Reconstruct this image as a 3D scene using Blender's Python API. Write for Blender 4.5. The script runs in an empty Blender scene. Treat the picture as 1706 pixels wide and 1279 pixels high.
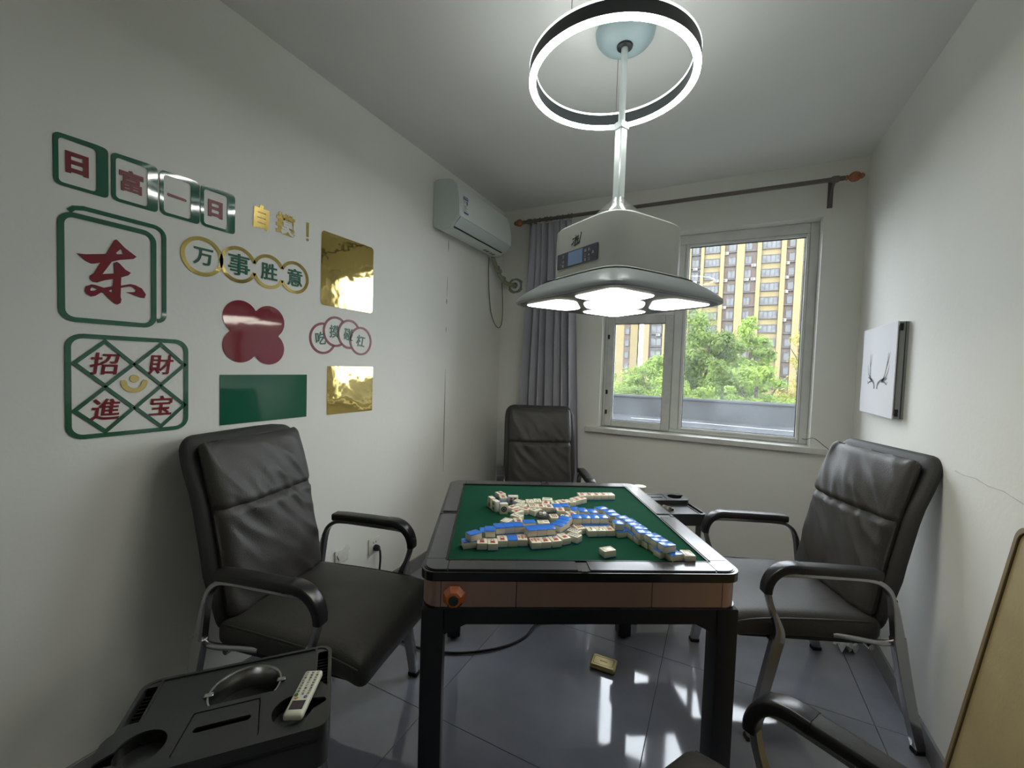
import bpy, bmesh, math, random
from mathutils import Vector, Matrix, noise
random.seed(11)
PI = math.pi
SC = bpy.context.scene
COL = SC.collection
# ------------------------------------------------------------------ camera
CAM = (1.7577, -3.2519, 1.3734)
cr, cu, cf = Vector((0.893453, 0.447961, 0.032717)), Vector((-0.047624, 0.022052, 0.998622)), Vector((-0.446622, 0.893781, -0.041036))
cam_data = bpy.data.cameras.new('camera')
cam = bpy.data.objects.new('camera', cam_data)
COL.objects.link(cam)
cam.matrix_world = Matrix(((cr.x, cu.x, -cf.x, CAM[0]), (cr.y, cu.y, -cf.y, CAM[1]), (cr.z, cu.z, -cf.z, CAM[2]), (0, 0, 0, 1)))
cam_data.sensor_width = 36
cam_data.lens = 14.661
cam_data.clip_start = 0.02
cam_data.clip_end = 500
SC.camera = cam
# ------------------------------------------------------------------ sky, sun, exposure
SC.view_settings.view_transform = 'Standard'
SC.view_settings.look = 'None'
SC.view_settings.gamma = 1
SC.view_settings.use_curve_mapping = False
SC.view_settings.exposure = 0.68
SKY = 5.8
LAMP_E = 6.0
RING_E = 26.5
world = bpy.data.worlds.new('hazy_sky')
SC.world = world
world.use_nodes = True
bg = world.node_tree.nodes['Background']
bg.inputs[0].default_value = (0.86, 0.93, 1.0, 1)
bg.inputs[1].default_value = SKY
sun_data = bpy.data.lights.new('sun', 'SUN')
sun_data.energy = 2.2
sun_data.angle = math.radians(12)
sun_data.color = (1.0, 0.93, 0.8)
sun = bpy.data.objects.new('sun', sun_data)
COL.objects.link(sun)
sun.rotation_euler = (math.radians(50), 0, math.radians(-25))   # from behind the house, so none falls into the room
SC.cycles.max_bounces = 10
SC.cycles.diffuse_bounces = 6
SC.cycles.glossy_bounces = 5
SC.cycles.transparent_max_bounces = 12
SC.cycles.sample_clamp_indirect = 6
SC.cycles.use_denoising = True
# ------------------------------------------------------------------ materials
def mat(name, col, rough=0.5, metal=0.0, spec=0.5, coat=0.0, emit=0.0, ecol=None, var=0.0, vscale=8.0, bump=0.0, bscale=60.0, ior=1.5, stretch=None, trans=0.0, rvar=0.0, subsurf=0.0):
    m = bpy.data.materials.new(name)
    m.use_nodes = True
    nt = m.node_tree
    N, L = nt.nodes, nt.links
    b = N['Principled BSDF']
    c = tuple(col) + (1,)
    b.inputs['Base Color'].default_value = c
    b.inputs['Roughness'].default_value = rough
    b.inputs['Metallic'].default_value = metal
    b.inputs['Specular IOR Level'].default_value = spec
    b.inputs['Coat Weight'].default_value = coat
    b.inputs['Coat Roughness'].default_value = 0.06
    b.inputs['IOR'].default_value = ior
    b.inputs['Transmission Weight'].default_value = trans
    if emit:
        b.inputs['Emission Color'].default_value = tuple(ecol or col) + (1,)
        b.inputs['Emission Strength'].default_value = emit
    tc = N.new('ShaderNodeTexCoord')
    mp = N.new('ShaderNodeMapping')
    L.new(tc.outputs['Object'], mp.inputs[0])
    if stretch: mp.inputs['Scale'].default_value = stretch
    if var or rvar:
        n = N.new('ShaderNodeTexNoise')
        n.inputs['Scale'].default_value = vscale
        n.inputs['Detail'].default_value = 5
        L.new(mp.outputs[0], n.inputs['Vector'])
    if var:
        r = N.new('ShaderNodeMapRange')
        r.inputs['From Min'].default_value = 0.3
        r.inputs['From Max'].default_value = 0.7
        r.inputs['To Min'].default_value = 1 - var
        r.inputs['To Max'].default_value = 1 + var
        L.new(n.outputs[0], r.inputs[0])
        mx = N.new('ShaderNodeVectorMath'); mx.operation = 'SCALE'
        mx.inputs[0].default_value = col
        L.new(r.outputs[0], mx.inputs['Scale'])
        L.new(mx.outputs[0], b.inputs['Base Color'])
    if rvar:
        r2 = N.new('ShaderNodeMapRange')
        r2.inputs['From Min'].default_value = 0.3
        r2.inputs['From Max'].default_value = 0.7
        r2.inputs['To Min'].default_value = max(0.0, rough - rvar)
        r2.inputs['To Max'].default_value = rough + rvar
        L.new(n.outputs[0], r2.inputs[0])
        L.new(r2.outputs[0], b.inputs['Roughness'])
    if bump:
        n2 = N.new('ShaderNodeTexNoise')
        n2.inputs['Scale'].default_value = bscale
        n2.inputs['Detail'].default_value = 3
        L.new(mp.outputs[0], n2.inputs['Vector'])
        bp = N.new('ShaderNodeBump')
        bp.inputs['Strength'].default_value = bump
        bp.inputs['Distance'].default_value = 0.01
        L.new(n2.outputs[0], bp.inputs['Height'])
        L.new(bp.outputs[0], b.inputs['Normal'])
    return m
M = {}
M['wall'] = mat('wall_paint', (0.76, 0.755, 0.705), 0.75, spec=0.25, var=0.03, vscale=1.7, bump=0.06, bscale=45)
M['ceiling'] = mat('ceiling_paint', (0.78, 0.78, 0.755), 0.85, spec=0.2, var=0.02, vscale=2)
M['tile'] = mat('polished_floor_tile', (0.27, 0.275, 0.325), 0.06, spec=0.7, var=0.16, vscale=3.2, ior=1.6, rvar=0.03)
M['grout'] = mat('grout', (0.035, 0.035, 0.038), 0.8)
M['skirt'] = mat('skirting_tile', (0.22, 0.22, 0.225), 0.25, var=0.08, vscale=6)
M['sill'] = mat('sill_stone', (0.62, 0.62, 0.58), 0.3, var=0.05, vscale=20)
M['pvc'] = mat('window_pvc', (0.66, 0.67, 0.64), 0.35, var=0.05, vscale=9)
M['pvc_dirty'] = mat('window_pvc_grimy', (0.55, 0.56, 0.53), 0.45, var=0.1, vscale=14)
M['gasket'] = mat('black_gasket', (0.012, 0.012, 0.012), 0.6)
M['black_plastic'] = mat('black_plastic', (0.016, 0.016, 0.017), 0.32, bump=0.03, bscale=300)
M['black_gloss'] = mat('black_gloss', (0.013, 0.013, 0.016), 0.28)
M['leather'] = mat('charcoal_leather', (0.047, 0.045, 0.042), 0.5, spec=0.4, var=0.12, vscale=9, bump=0.14, bscale=230)
M['leather_dark'] = mat('dark_leather_back', (0.036, 0.035, 0.034), 0.55, spec=0.35, bump=0.1, bscale=200)
M['arm'] = mat('arm_pad_vinyl', (0.018, 0.017, 0.016), 0.4, bump=0.05, bscale=200)
M['chrome'] = mat('brushed_chrome', (0.42, 0.42, 0.43), 0.24, metal=1, bump=0.02, bscale=120)
M['rubber'] = mat('rubber', (0.012, 0.012, 0.012), 0.8)
M['rim'] = mat('table_rim_panel', (0.055, 0.055, 0.062), 0.22, spec=0.7, coat=0.25, var=0.1, vscale=3, bump=0.015, bscale=220)
M['rim_edge'] = mat('table_rim_black', (0.01, 0.01, 0.012), 0.22, coat=0.3)
M['felt'] = mat('green_felt', (0.006, 0.055, 0.030), 0.95, spec=0.1, var=0.12, vscale=3, bump=0.12, bscale=500)
M['copper'] = mat('rose_copper', (0.50, 0.325, 0.27), 0.36, metal=0.6, var=0.05, vscale=14, stretch=(1, 1, 0.08), bump=0.03, bscale=300)
M['table_leg'] = mat('table_leg_navy_black', (0.007, 0.0085, 0.014), 0.45)
M['amber'] = mat('amber_resin', (0.55, 0.13, 0.02), 0.12, coat=0.6, spec=0.7)
M['lamp_shell'] = mat('lamp_grey_shell', (0.42, 0.43, 0.40), 0.42, var=0.02, vscale=5)
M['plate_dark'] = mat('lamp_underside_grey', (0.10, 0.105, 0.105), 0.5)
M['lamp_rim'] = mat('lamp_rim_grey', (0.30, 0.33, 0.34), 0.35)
M['diffuser'] = mat('lamp_diffuser', (1, 0.97, 0.88), 0.5, emit=LAMP_E, ecol=(1.0, 0.955, 0.82))
M['led'] = mat('led_strip', (1, 1, 1), 0.5, emit=RING_E, ecol=(0.97, 1.0, 0.94))
M['led_up'] = mat('led_strip_top', (1, 1, 1), 0.5, emit=3.2, ecol=(0.90, 1.0, 0.98))
M['ring_band'] = mat('ring_band', (0.05, 0.06, 0.065), 0.35)
M['pole'] = mat('pale_aluminium', (0.62, 0.68, 0.68), 0.3, metal=0.4)
M['canopy'] = mat('smoky_canopy', (0.35, 0.44, 0.47), 0.35, spec=0.4)
M['screen'] = mat('lcd_panel', (0.045, 0.045, 0.075), 0.2, coat=0.4)
M['lcd'] = mat('lcd_blue', (0.11, 0.17, 0.26), 0.15, emit=0.05, ecol=(0.3, 0.45, 0.8))
M['silver'] = mat('silver_print', (0.55, 0.55, 0.52), 0.3, metal=0.6)
M['dark_print'] = mat('dark_print', (0.03, 0.035, 0.03), 0.5)
M['ac'] = mat('appliance_white', (0.66, 0.69, 0.67), 0.28, var=0.02, vscale=3)
M['ac_side'] = mat('appliance_side', (0.53, 0.59, 0.58), 0.35)
M['white_plastic'] = mat('white_plastic', (0.68, 0.68, 0.62), 0.35)
M['blue_print'] = mat('blue_print', (0.02, 0.10, 0.30), 0.5)
M['grey_print'] = mat('grey_print', (0.12, 0.15, 0.15), 0.5)
M['paper'] = mat('paper_white', (0.70, 0.71, 0.70), 0.6)
M['tape'] = mat('pipe_wrap', (0.30, 0.31, 0.20), 0.7, var=0.15, vscale=30)
M['foam'] = mat('pipe_foam_grey', (0.25, 0.26, 0.25), 0.8, var=0.15, vscale=40)
M['cable'] = mat('black_cable', (0.01, 0.01, 0.01), 0.4)
M['grey_cable'] = mat('grey_cable', (0.10, 0.10, 0.085), 0.5)
M['curtain'] = mat('grey_curtain', (0.42, 0.415, 0.46), 0.75, spec=0.25, var=0.06, vscale=5, bump=0.05, bscale=350)
M['rod'] = mat('rod_brown_grey', (0.14, 0.125, 0.115), 0.4, metal=0.3)
M['wood'] = mat('turned_wood', (0.33, 0.125, 0.055), 0.5, var=0.25, vscale=30, bump=0.5, bscale=60)
M['green'] = mat('green_acrylic', (0.010, 0.105, 0.06), 0.05, spec=0.6, coat=0.4, bump=0.05, bscale=6)
M['red'] = mat('red_acrylic', (0.20, 0.012, 0.024), 0.05, spec=0.6, coat=0.4, bump=0.06, bscale=6)
M['green_letter'] = mat('green_letter', (0.010, 0.10, 0.06), 0.32, spec=0.35)
M['red_letter'] = mat('red_letter', (0.19, 0.010, 0.02), 0.32, spec=0.35)
M['gold'] = mat('gold_mirror', (0.86, 0.66, 0.24), 0.05, metal=1, bump=0.30, bscale=5)
M['gold_flat'] = mat('gold_letter', (0.50, 0.36, 0.10), 0.25, metal=0.7)
M['yellow'] = mat('pale_yellow_acrylic', (0.62, 0.50, 0.17), 0.3)
M['canvas'] = mat('canvas_white', (0.66, 0.66, 0.68), 0.7, bump=0.05, bscale=300)
M['canvas_side'] = mat('frame_grey', (0.27, 0.28, 0.26), 0.6)
M['antler'] = mat('ink_grey', (0.13, 0.13, 0.14), 0.7, var=0.4, vscale=40)
M['board'] = mat('tan_board', (0.32, 0.25, 0.12), 0.55, var=0.07, vscale=12, bump=0.06, bscale=90)
M['board_edge'] = mat('brown_board_edge', (0.17, 0.12, 0.055), 0.5)
M['ivory'] = mat('ivory_resin', (0.80, 0.76, 0.62), 0.22, coat=0.25)
M['blue_tile'] = mat('blue_resin', (0.035, 0.19, 0.75), 0.2, coat=0.3)
M['m_red'] = mat('engraved_red', (0.35, 0.02, 0.02), 0.5)
M['m_green'] = mat('engraved_green', (0.01, 0.12, 0.05), 0.5)
M['m_black'] = mat('engraved_black', (0.012, 0.018, 0.025), 0.5)
M['steel'] = mat('steel_bowl', (0.45, 0.45, 0.44), 0.22, metal=1)
M['tray'] = mat('tray_plastic', (0.028, 0.030, 0.030), 0.30, spec=0.6, bump=0.04, bscale=250)
M['tin'] = mat('gold_tin', (0.46, 0.37, 0.16), 0.35, metal=0.55, bump=0.05, bscale=90)
M['tin_dark'] = mat('tin_print', (0.05, 0.045, 0.01), 0.5)
M['remote'] = mat('remote_ivory', (0.62, 0.62, 0.50), 0.4)
M['led_window'] = mat('remote_display', (0.03, 0.018, 0.022), 0.15)
M['amber_print'] = mat('orange_button', (0.6, 0.30, 0.05), 0.5)
M['violet_print'] = mat('violet_button', (0.12, 0.14, 0.35), 0.5)
M['crack'] = mat('crack_dark', (0.05, 0.05, 0.045), 0.9)
M['scuff'] = mat('scuffed_plaster', (0.58, 0.57, 0.53), 0.9, var=0.1, vscale=30)
M['dome'] = mat('clear_dome', (0.9, 0.9, 0.9), 0.05, trans=0.9)
M['red_button'] = mat('dark_red_panel', (0.09, 0.02, 0.02), 0.25)
M['dice'] = mat('dice_white', (0.8, 0.8, 0.75), 0.3)
# outdoors
M['facade'] = mat('yellow_render', (0.180, 0.148, 0.082), 0.9, spec=0.1, var=0.03, vscale=0.3)
M['facade_brown'] = mat('brown_spandrel', (0.096, 0.077, 0.065), 0.9, spec=0.1, var=0.05, vscale=0.5)
M['facade_grey'] = mat('grey_bay', (0.077, 0.077, 0.073), 0.9, spec=0.1, var=0.08, vscale=0.5)
M['facade_orange'] = mat('peach_render', (0.200, 0.140, 0.085), 0.9, spec=0.1)
M['win_frame'] = mat('dark_window_frame', (0.058, 0.050, 0.050), 0.6)
M['win_glass'] = mat('far_window_glass', (0.10, 0.106, 0.11), 0.3, spec=0.3, ior=1.35, var=0.5, vscale=0.9)
M['win_curtain'] = mat('far_net_curtain', (0.161, 0.161, 0.154), 0.7, var=0.25, vscale=1.5)
M['ac_box'] = mat('outdoor_unit', (0.161, 0.161, 0.154), 0.6)
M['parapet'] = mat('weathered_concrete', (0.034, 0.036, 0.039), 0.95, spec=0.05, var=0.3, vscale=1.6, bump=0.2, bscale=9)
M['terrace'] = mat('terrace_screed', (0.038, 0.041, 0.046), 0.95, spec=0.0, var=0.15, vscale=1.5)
M['white_line'] = mat('pale_cable', (0.231, 0.231, 0.231), 0.6)
M['ground'] = mat('ground_grass', (0.038, 0.054, 0.019), 0.95, var=0.2, vscale=0.4)
M['trunk'] = mat('tree_bark', (0.035, 0.027, 0.019), 0.9, var=0.3, vscale=9)
def leafmat(name, col, v):
    m = mat(name, col, 0.6, spec=0.2, var=v, vscale=1.6)
    nt = m.node_tree; b = nt.nodes['Principled BSDF']
    tr = nt.nodes.new('ShaderNodeBsdfTranslucent'); tr.inputs[0].default_value = (col[0]*1.5, col[1]*1.4, col[2], 1)
    mx = nt.nodes.new('ShaderNodeMixShader'); mx.inputs[0].default_value = 0.4
    nt.links.new(b.outputs[0], mx.inputs[1]); nt.links.new(tr.outputs[0], mx.inputs[2])
    nt.links.new(mx.outputs[0], nt.nodes['Material Output'].inputs[0])
    return m
M['leaf_a'] = leafmat('leaf_mid_green', (0.096, 0.146, 0.036), 0.5)
M['leaf_b'] = leafmat('leaf_bright_green', (0.140, 0.211, 0.044), 0.45)
M['leaf_c'] = leafmat('leaf_yellow_green', (0.208, 0.201, 0.053), 0.45)
M['leaf_d'] = leafmat('leaf_grey_green', (0.095, 0.120, 0.050), 0.45)
def glassmat():
    m = bpy.data.materials.new('window_glass_dusty'); m.use_nodes = True
    nt = m.node_tree; N, L = nt.nodes, nt.links
    for n in list(N): N.remove(n)
    o = N.new('ShaderNodeOutputMaterial'); t = N.new('ShaderNodeBsdfTransparent'); g = N.new('ShaderNodeBsdfGlossy')
    g.inputs['Roughness'].default_value = 0.01
    fr = N.new('ShaderNodeFresnel'); fr.inputs[0].default_value = 1.18
    m1 = N.new('ShaderNodeMixShader'); L.new(fr.outputs[0], m1.inputs[0]); L.new(t.outputs[0], m1.inputs[1]); L.new(g.outputs[0], m1.inputs[2])
    d = N.new('ShaderNodeBsdfTranslucent'); d.inputs[0].default_value = (0.45, 0.47, 0.48, 1)
    tc = N.new('ShaderNodeTexCoord'); n = N.new('ShaderNodeTexNoise'); n.inputs['Scale'].default_value = 5; n.inputs['Detail'].default_value = 6
    L.new(tc.outputs['Object'], n.inputs[0])
    sp = N.new('ShaderNodeSeparateXYZ'); L.new(tc.outputs['Object'], sp.inputs[0])
    r = N.new('ShaderNodeMapRange'); L.new(sp.outputs[2], r.inputs[0])      # rain splash dust thickens towards the sill
    r.inputs['From Min'].default_value = 1.9; r.inputs['From Max'].default_value = 0.95; r.inputs['To Min'].default_value = 0.015; r.inputs['To Max'].default_value = 0.055
    mu = N.new('ShaderNodeMath'); mu.operation = 'MULTIPLY'; L.new(r.outputs[0], mu.inputs[0])
    r2 = N.new('ShaderNodeMapRange'); L.new(n.outputs[0], r2.inputs[0]); r2.inputs['From Min'].default_value = 0.3; r2.inputs['From Max'].default_value = 0.7; r2.inputs['To Min'].default_value = 0.5; r2.inputs['To Max'].default_value = 1.5
    L.new(r2.outputs[0], mu.inputs[1])
    m2 = N.new('ShaderNodeMixShader'); L.new(mu.outputs[0], m2.inputs[0]); L.new(m1.outputs[0], m2.inputs[1]); L.new(d.outputs[0], m2.inputs[2])
    L.new(m2.outputs[0], o.inputs[0])
    return m
M['glass'] = glassmat()
def clearmat():
    m = bpy.data.materials.new('clear_plastic'); m.use_nodes = True
    nt = m.node_tree; N, L = nt.nodes, nt.links
    N.remove(N['Principled BSDF'])
    t = N.new('ShaderNodeBsdfTransparent'); g = N.new('ShaderNodeBsdfGlossy'); g.inputs['Roughness'].default_value = .15
    lw = N.new('ShaderNodeLayerWeight'); lw.inputs[0].default_value = .25
    x = N.new('ShaderNodeMixShader'); L.new(lw.outputs[1], x.inputs[0]); L.new(t.outputs[0], x.inputs[1]); L.new(g.outputs[0], x.inputs[2]); L.new(x.outputs[0], N['Material Output'].inputs[0])
    return m
M['clear'] = clearmat()
# ------------------------------------------------------------------ helpers
def link(name, data, parent=None, loc=None, rot=None, **kw):
    o = bpy.data.objects.new(name, data)
    COL.objects.link(o)
    if parent is not None: o.parent = parent
    if loc is not None: o.location = loc
    if rot is not None: o.rotation_euler = rot
    for k, v in kw.items():
        if v: o[k] = v
    return o
def empty(name, loc, rz=0, label=None, category=None, group=None):
    o = link(name, None, loc=loc, rot=(0, 0, rz), label=label, category=category, group=group)
    o.empty_display_size = 0.05
    return o
def fin(bm, mats, smooth=True, ang=40):
    me = bpy.data.meshes.new('mesh')
    bmesh.ops.recalc_face_normals(bm, faces=bm.faces)
    if smooth:
        for f in bm.faces: f.smooth = True
        lim = math.radians(ang)
        for e in bm.edges:
            if len(e.link_faces) == 2 and e.calc_face_angle(0) > lim: e.smooth = False
    bm.to_mesh(me); bm.free()
    for m in (mats if isinstance(mats, (list, tuple)) else [mats]): me.materials.append(M[m] if isinstance(m, str) else m)
    return me
def ob(name, bm, mats, parent=None, loc=None, rot=None, smooth=True, **kw):
    if name in SPLIT:
        bm.verts.index_update(); isl = islands(bm)
        if len(isl) > 1:
            for g in isl[1:]:
                c = bm.copy(); c.verts.ensure_lookup_table(); gs = set(g)
                bmesh.ops.delete(c, geom=[v for v in c.verts if v.index not in gs], context='VERTS')
                o_ = link(name, fin(c, mats, smooth), parent, loc, rot, **kw)
                if name == 'sill_band': o_.matrix_parent_inverse = Matrix.Translation(-parent.location)
            gs = set(isl[0]); bmesh.ops.delete(bm, geom=[v for v in bm.verts if v.index not in gs], context='VERTS')
    return link(name, fin(bm, mats, smooth), parent, loc, rot, **kw)
SPLIT = {'piping', 'crossbar', 'suspension_wire', 'foam_wrap', 'window_frame', 'glazing_bead', 'socket_slot', 'dice', 'hinge', 'gasket', 'rating_plate', 'sill_band', 'casement_rail', 'chip_divider', 'wire', 'frame_groove'}
def islands(bm):
    seen = set(); out = []
    bm.verts.ensure_lookup_table()
    for v in bm.verts:
        if v.index in seen: continue
        st = [v]; seen.add(v.index); g = []
        while st:
            q = st.pop(); g.append(q.index)
            for e in q.link_edges:
                w = e.other_vert(q)
                if w.index not in seen: seen.add(w.index); st.append(w)
        out.append(g)
    return out
def NB(): return bmesh.new()
def box(bm, x0, y0, z0, x1, y1, z1, bev=0.0, seg=2, mi=0, mtx=None):
    r = bmesh.ops.create_cube(bm, size=1)
    vs = r['verts']
    for v in vs:
        v.co = Vector((x0 + (v.co.x + .5) * (x1 - x0), y0 + (v.co.y + .5) * (y1 - y0), z0 + (v.co.z + .5) * (z1 - z0)))
    fs = set(f for v in vs for f in v.link_faces)
    for f in fs: f.material_index = mi
    if bev > 0:
        es = list(set(e for v in vs for e in v.link_edges))
        rr = bmesh.ops.bevel(bm, geom=es, offset=bev, segments=seg, profile=0.5, affect='EDGES', material=-1)
        vs = list(set(vs_ for f in rr['faces'] for vs_ in f.verts) | set(v for v in vs if v.is_valid))
    if mtx is not None: bmesh.ops.transform(bm, matrix=mtx, verts=[v for v in vs if v.is_valid])
    return bm
def lathe(bm, prof, n=32, axis='z', c=(0, 0, 0), mi=0, cap=False):
    rings = []
    for r, h in prof:
        ring = []
        for i in range(n):
            a = 2 * PI * i / n
            p = (r * math.cos(a), r * math.sin(a), h)
            if axis == 'x': p = (h, p[0], p[1])
            if axis == 'y': p = (p[0], h, p[1])
            ring.append(bm.verts.new((p[0] + c[0], p[1] + c[1], p[2] + c[2])))
        rings.append(ring)
    for a, b in zip(rings, rings[1:]):
        for i in range(n):
            f = bm.faces.new((a[i], a[(i + 1) % n], b[(i + 1) % n], b[i])); f.material_index = mi
    if cap:
        for r in (rings[0], rings[-1]):
            f = bm.faces.new(r); f.material_index = mi
    return bm
def smooth_path(pts, k=6):
    P = [Vector(p) for p in pts]
    out = []
    for i in range(len(P) - 1):
        p0, p1, p2, p3 = P[max(i - 1, 0)], P[i], P[i + 1], P[min(i + 2, len(P) - 1)]
        for j in range(k):
            t = j / k
            out.append(0.5 * ((2 * p1) + (p2 - p0) * t + (2 * p0 - 5 * p1 + 4 * p2 - p3) * t * t + (3 * p1 - p0 - 3 * p2 + p3) * t ** 3))
    out.append(P[-1])
    return out
def circ(r, n=10, sx=1, sy=1): return [(r * sx * math.cos(2 * PI * i / n), r * sy * math.sin(2 * PI * i / n)) for i in range(n)]
def rrect(hx, hy, r, n=4):
    out = []
    for cx, cy, a0 in ((hx - r, hy - r, 0), (-hx + r, hy - r, PI / 2), (-hx + r, -hy + r, PI), (hx - r, -hy + r, 1.5 * PI)):
        for i in range(n + 1):
            a = a0 + (PI / 2) * i / n
            out.append((cx + r * math.cos(a), cy + r * math.sin(a)))
    return out
def sweep(bm, path, sec, up=None, mi=0, closed=False, scale=None):
    P = [Vector(p) for p in path]
    n = len(P); rings = []
    prev = None
    for i in range(n):
        if closed: t = (P[(i + 1) % n] - P[i - 1]).normalized()
        else: t = (P[min(i + 1, n - 1)] - P[max(i - 1, 0)]).normalized()
        if up is not None: s = Vector(up).cross(t)
        else:
            if prev is None: s = t.cross(Vector((0, 0, 1)) if abs(t.z) < .9 else Vector((1, 0, 0)))
            else: s = prev - t * prev.dot(t)
        s.normalize(); prev = s
        w = t.cross(s)
        k = scale(i / max(1, n - 1)) if scale else (1, 1)
        rings.append([bm.verts.new(P[i] + s * (a * k[0]) + w * (b * k[1])) for a, b in sec])
    m = len(sec)
    rng = range(n if closed else n - 1)
    for i in rng:
        a, b = rings[i], rings[(i + 1) % n]
        for j in range(m):
            f = bm.faces.new((a[j], a[(j + 1) % m], b[(j + 1) % m], b[j])); f.material_index = mi
    if not closed:
        for r in (rings[0], rings[-1]):
            f = bm.faces.new(r); f.material_index = mi
    return bm
def soft(hx, hy, hz, r, nx=16, ny=16, nz=6, warp=None, mi=0, bm=None):
    """rounded box grid, every vertex passed through warp"""
    bm = bm or NB()
    def lin(h, n):
        out = []
        for i in range(n + 1):
            t = -1 + 2 * i / n
            out.append(h * math.sin(t * PI / 2) * 0.5 + h * t * 0.5)
        return out
    X, Y, Z = lin(hx, nx), lin(hy, ny), lin(hz, nz)
    idx = {}
    def V(i, j, k):
        key = (i, j, k)
        if key in idx: return idx[key]
        p = Vector((X[i], Y[j], Z[k]))
        rx, ry, rz = min(r, hx), min(r, hy), min(r, hz)
        q = Vector((max(-hx + rx, min(hx - rx, p.x)), max(-hy + ry, min(hy - ry, p.y)), max(-hz + rz, min(hz - rz, p.z))))
        d = Vector(((p.x - q.x) / rx, (p.y - q.y) / ry, (p.z - q.z) / rz))
        if d.length > 1e-9:
            d.normalize()
            p = q + Vector((d.x * rx, d.y * ry, d.z * rz))
        if warp: p = Vector(warp(p))
        idx[key] = bm.verts.new(p)
        return idx[key]
    def quad(a, b, c, d):
        try:
            f = bm.faces.new((a, b, c, d)); f.material_index = mi
        except ValueError: pass
    for i in range(nx):
        for j in range(ny):
            for k in (0, nz): quad(V(i, j, k), V(i + 1, j, k), V(i + 1, j + 1, k), V(i, j + 1, k))
    for i in range(nx):
        for k in range(nz):
            for j in (0, ny): quad(V(i, j, k), V(i + 1, j, k), V(i + 1, j, k + 1), V(i, j, k + 1))
    for j in range(ny):
        for k in range(nz):
            for i in (0, nx): quad(V(i, j, k), V(i, j + 1, k), V(i, j + 1, k + 1), V(i, j, k + 1))
    return bm
def plate_bm(outer, holes, depth, z0=0.0):
    """flat shape with holes, extruded z0..z0+depth"""
    cu_ = bpy.data.curves.new('tmp', 'CURVE'); cu_.dimensions = '2D'; cu_.fill_mode = 'BOTH'; cu_.extrude = depth / 2
    for loop in ([outer] if outer and not isinstance(outer[0][0], (list, tuple)) else outer) + list(holes):
        s = cu_.splines.new('POLY'); s.points.add(len(loop) - 1); s.use_cyclic_u = True
        for p, q in zip(s.points, loop): p.co = (q[0], q[1], 0, 1)
    return from_curve(cu_, z0 + depth / 2)
def from_curve(cu_, dz=0.0):
    o = bpy.data.objects.new('tmp', cu_); COL.objects.link(o)
    dg = bpy.context.evaluated_depsgraph_get(); dg.update()
    me = bpy.data.meshes.new_from_object(o.evaluated_get(dg))
    bm = NB(); bm.from_mesh(me)
    bmesh.ops.remove_doubles(bm, verts=bm.verts, dist=1e-6)
    bmesh.ops.translate(bm, vec=(0, 0, dz), verts=bm.verts)
    for f in bm.faces: f.material_index = 0
    bpy.data.objects.remove(o); bpy.data.curves.remove(cu_); bpy.data.meshes.remove(me)
    return bm
def text_bm(body, h, depth=0.001, bold=0.0, sx=1.0, shear=0.0, res=3):
    """glyphs centred on the origin, height about h"""
    c = bpy.data.curves.new('tmp', 'FONT'); c.body = body; c.size = h * 1.08; c.extrude = depth / 2; c.offset = bold; c.shear = shear
    c.resolution_u = res; c.align_x = 'CENTER'
    bm = from_curve(c, depth / 2)
    if bm.verts:
        xs = [v.co.x for v in bm.verts]; ys = [v.co.y for v in bm.verts]
        bmesh.ops.translate(bm, vec=(-(min(xs) + max(xs)) / 2, -(min(ys) + max(ys)) / 2, 0), verts=bm.verts)
        bmesh.ops.scale(bm, vec=(sx, 1, 1), verts=bm.verts)
    return bm
def merge(dst, src, mtx=None, mi=None):
    if mtx is not None: bmesh.ops.transform(src, matrix=mtx, verts=src.verts)
    if mi is not None:
        for f in src.faces: f.material_index = mi
    me = bpy.data.meshes.new('t'); src.to_mesh(me); src.free(); dst.from_mesh(me); bpy.data.meshes.remove(me)
    return dst
def ribbon(bm, path, w, depth=0.001, closed=False, z0=0.0, mi=0):
    P = [Vector((p[0], p[1])) for p in path]; n = len(P)
    rings = []
    for i in range(n):
        a = P[i - 1] if (closed or i > 0) else P[i]
        b = P[(i + 1) % n] if (closed or i < n - 1) else P[i]
        d1 = (P[i] - a); d2 = (b - P[i])
        if d1.length < 1e-9: d1 = d2
        if d2.length < 1e-9: d2 = d1
        d1.normalize(); d2.normalize()
        n1 = Vector((-d1.y, d1.x)); n2 = Vector((-d2.y, d2.x)); m = (n1 + n2)
        m.normalize(); k = 1 / max(0.4, m.dot(n1))
        o = m * (w / 2 * k)
        rings.append([bm.verts.new((P[i].x + o.x, P[i].y + o.y, z0)), bm.verts.new((P[i].x - o.x, P[i].y - o.y, z0)),
                      bm.verts.new((P[i].x - o.x, P[i].y - o.y, z0 + depth)), bm.verts.new((P[i].x + o.x, P[i].y + o.y, z0 + depth))])
    for i in range(n if closed else n - 1):
        a, b = rings[i], rings[(i + 1) % n]
        for j in range(4):
            f = bm.faces.new((a[j], a[(j + 1) % 4], b[(j + 1) % 4], b[j])); f.material_index = mi
    if not closed:
        for r in (rings[0], rings[-1]): bm.faces.new(r).material_index = mi
    return bm
def arc(cx, cy, r, a0, a1, n=12): return [(cx + r * math.cos(a0 + (a1 - a0) * i / n), cy + r * math.sin(a0 + (a1 - a0) * i / n)) for i in range(n + 1)]
def rr2(x0, y0, x1, y1, r, n=6):
    cx, cy = (x0 + x1) / 2, (y0 + y1) / 2
    return [(cx + a, cy + b) for a, b in rrect((x1 - x0) / 2, (y1 - y0) / 2, r, n)]
def copy_tree(o, parent=None):
    c = o.copy(); COL.objects.link(c); c.parent = parent
    for ch in list(o.children): copy_tree(ch, c)
    return c
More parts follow.
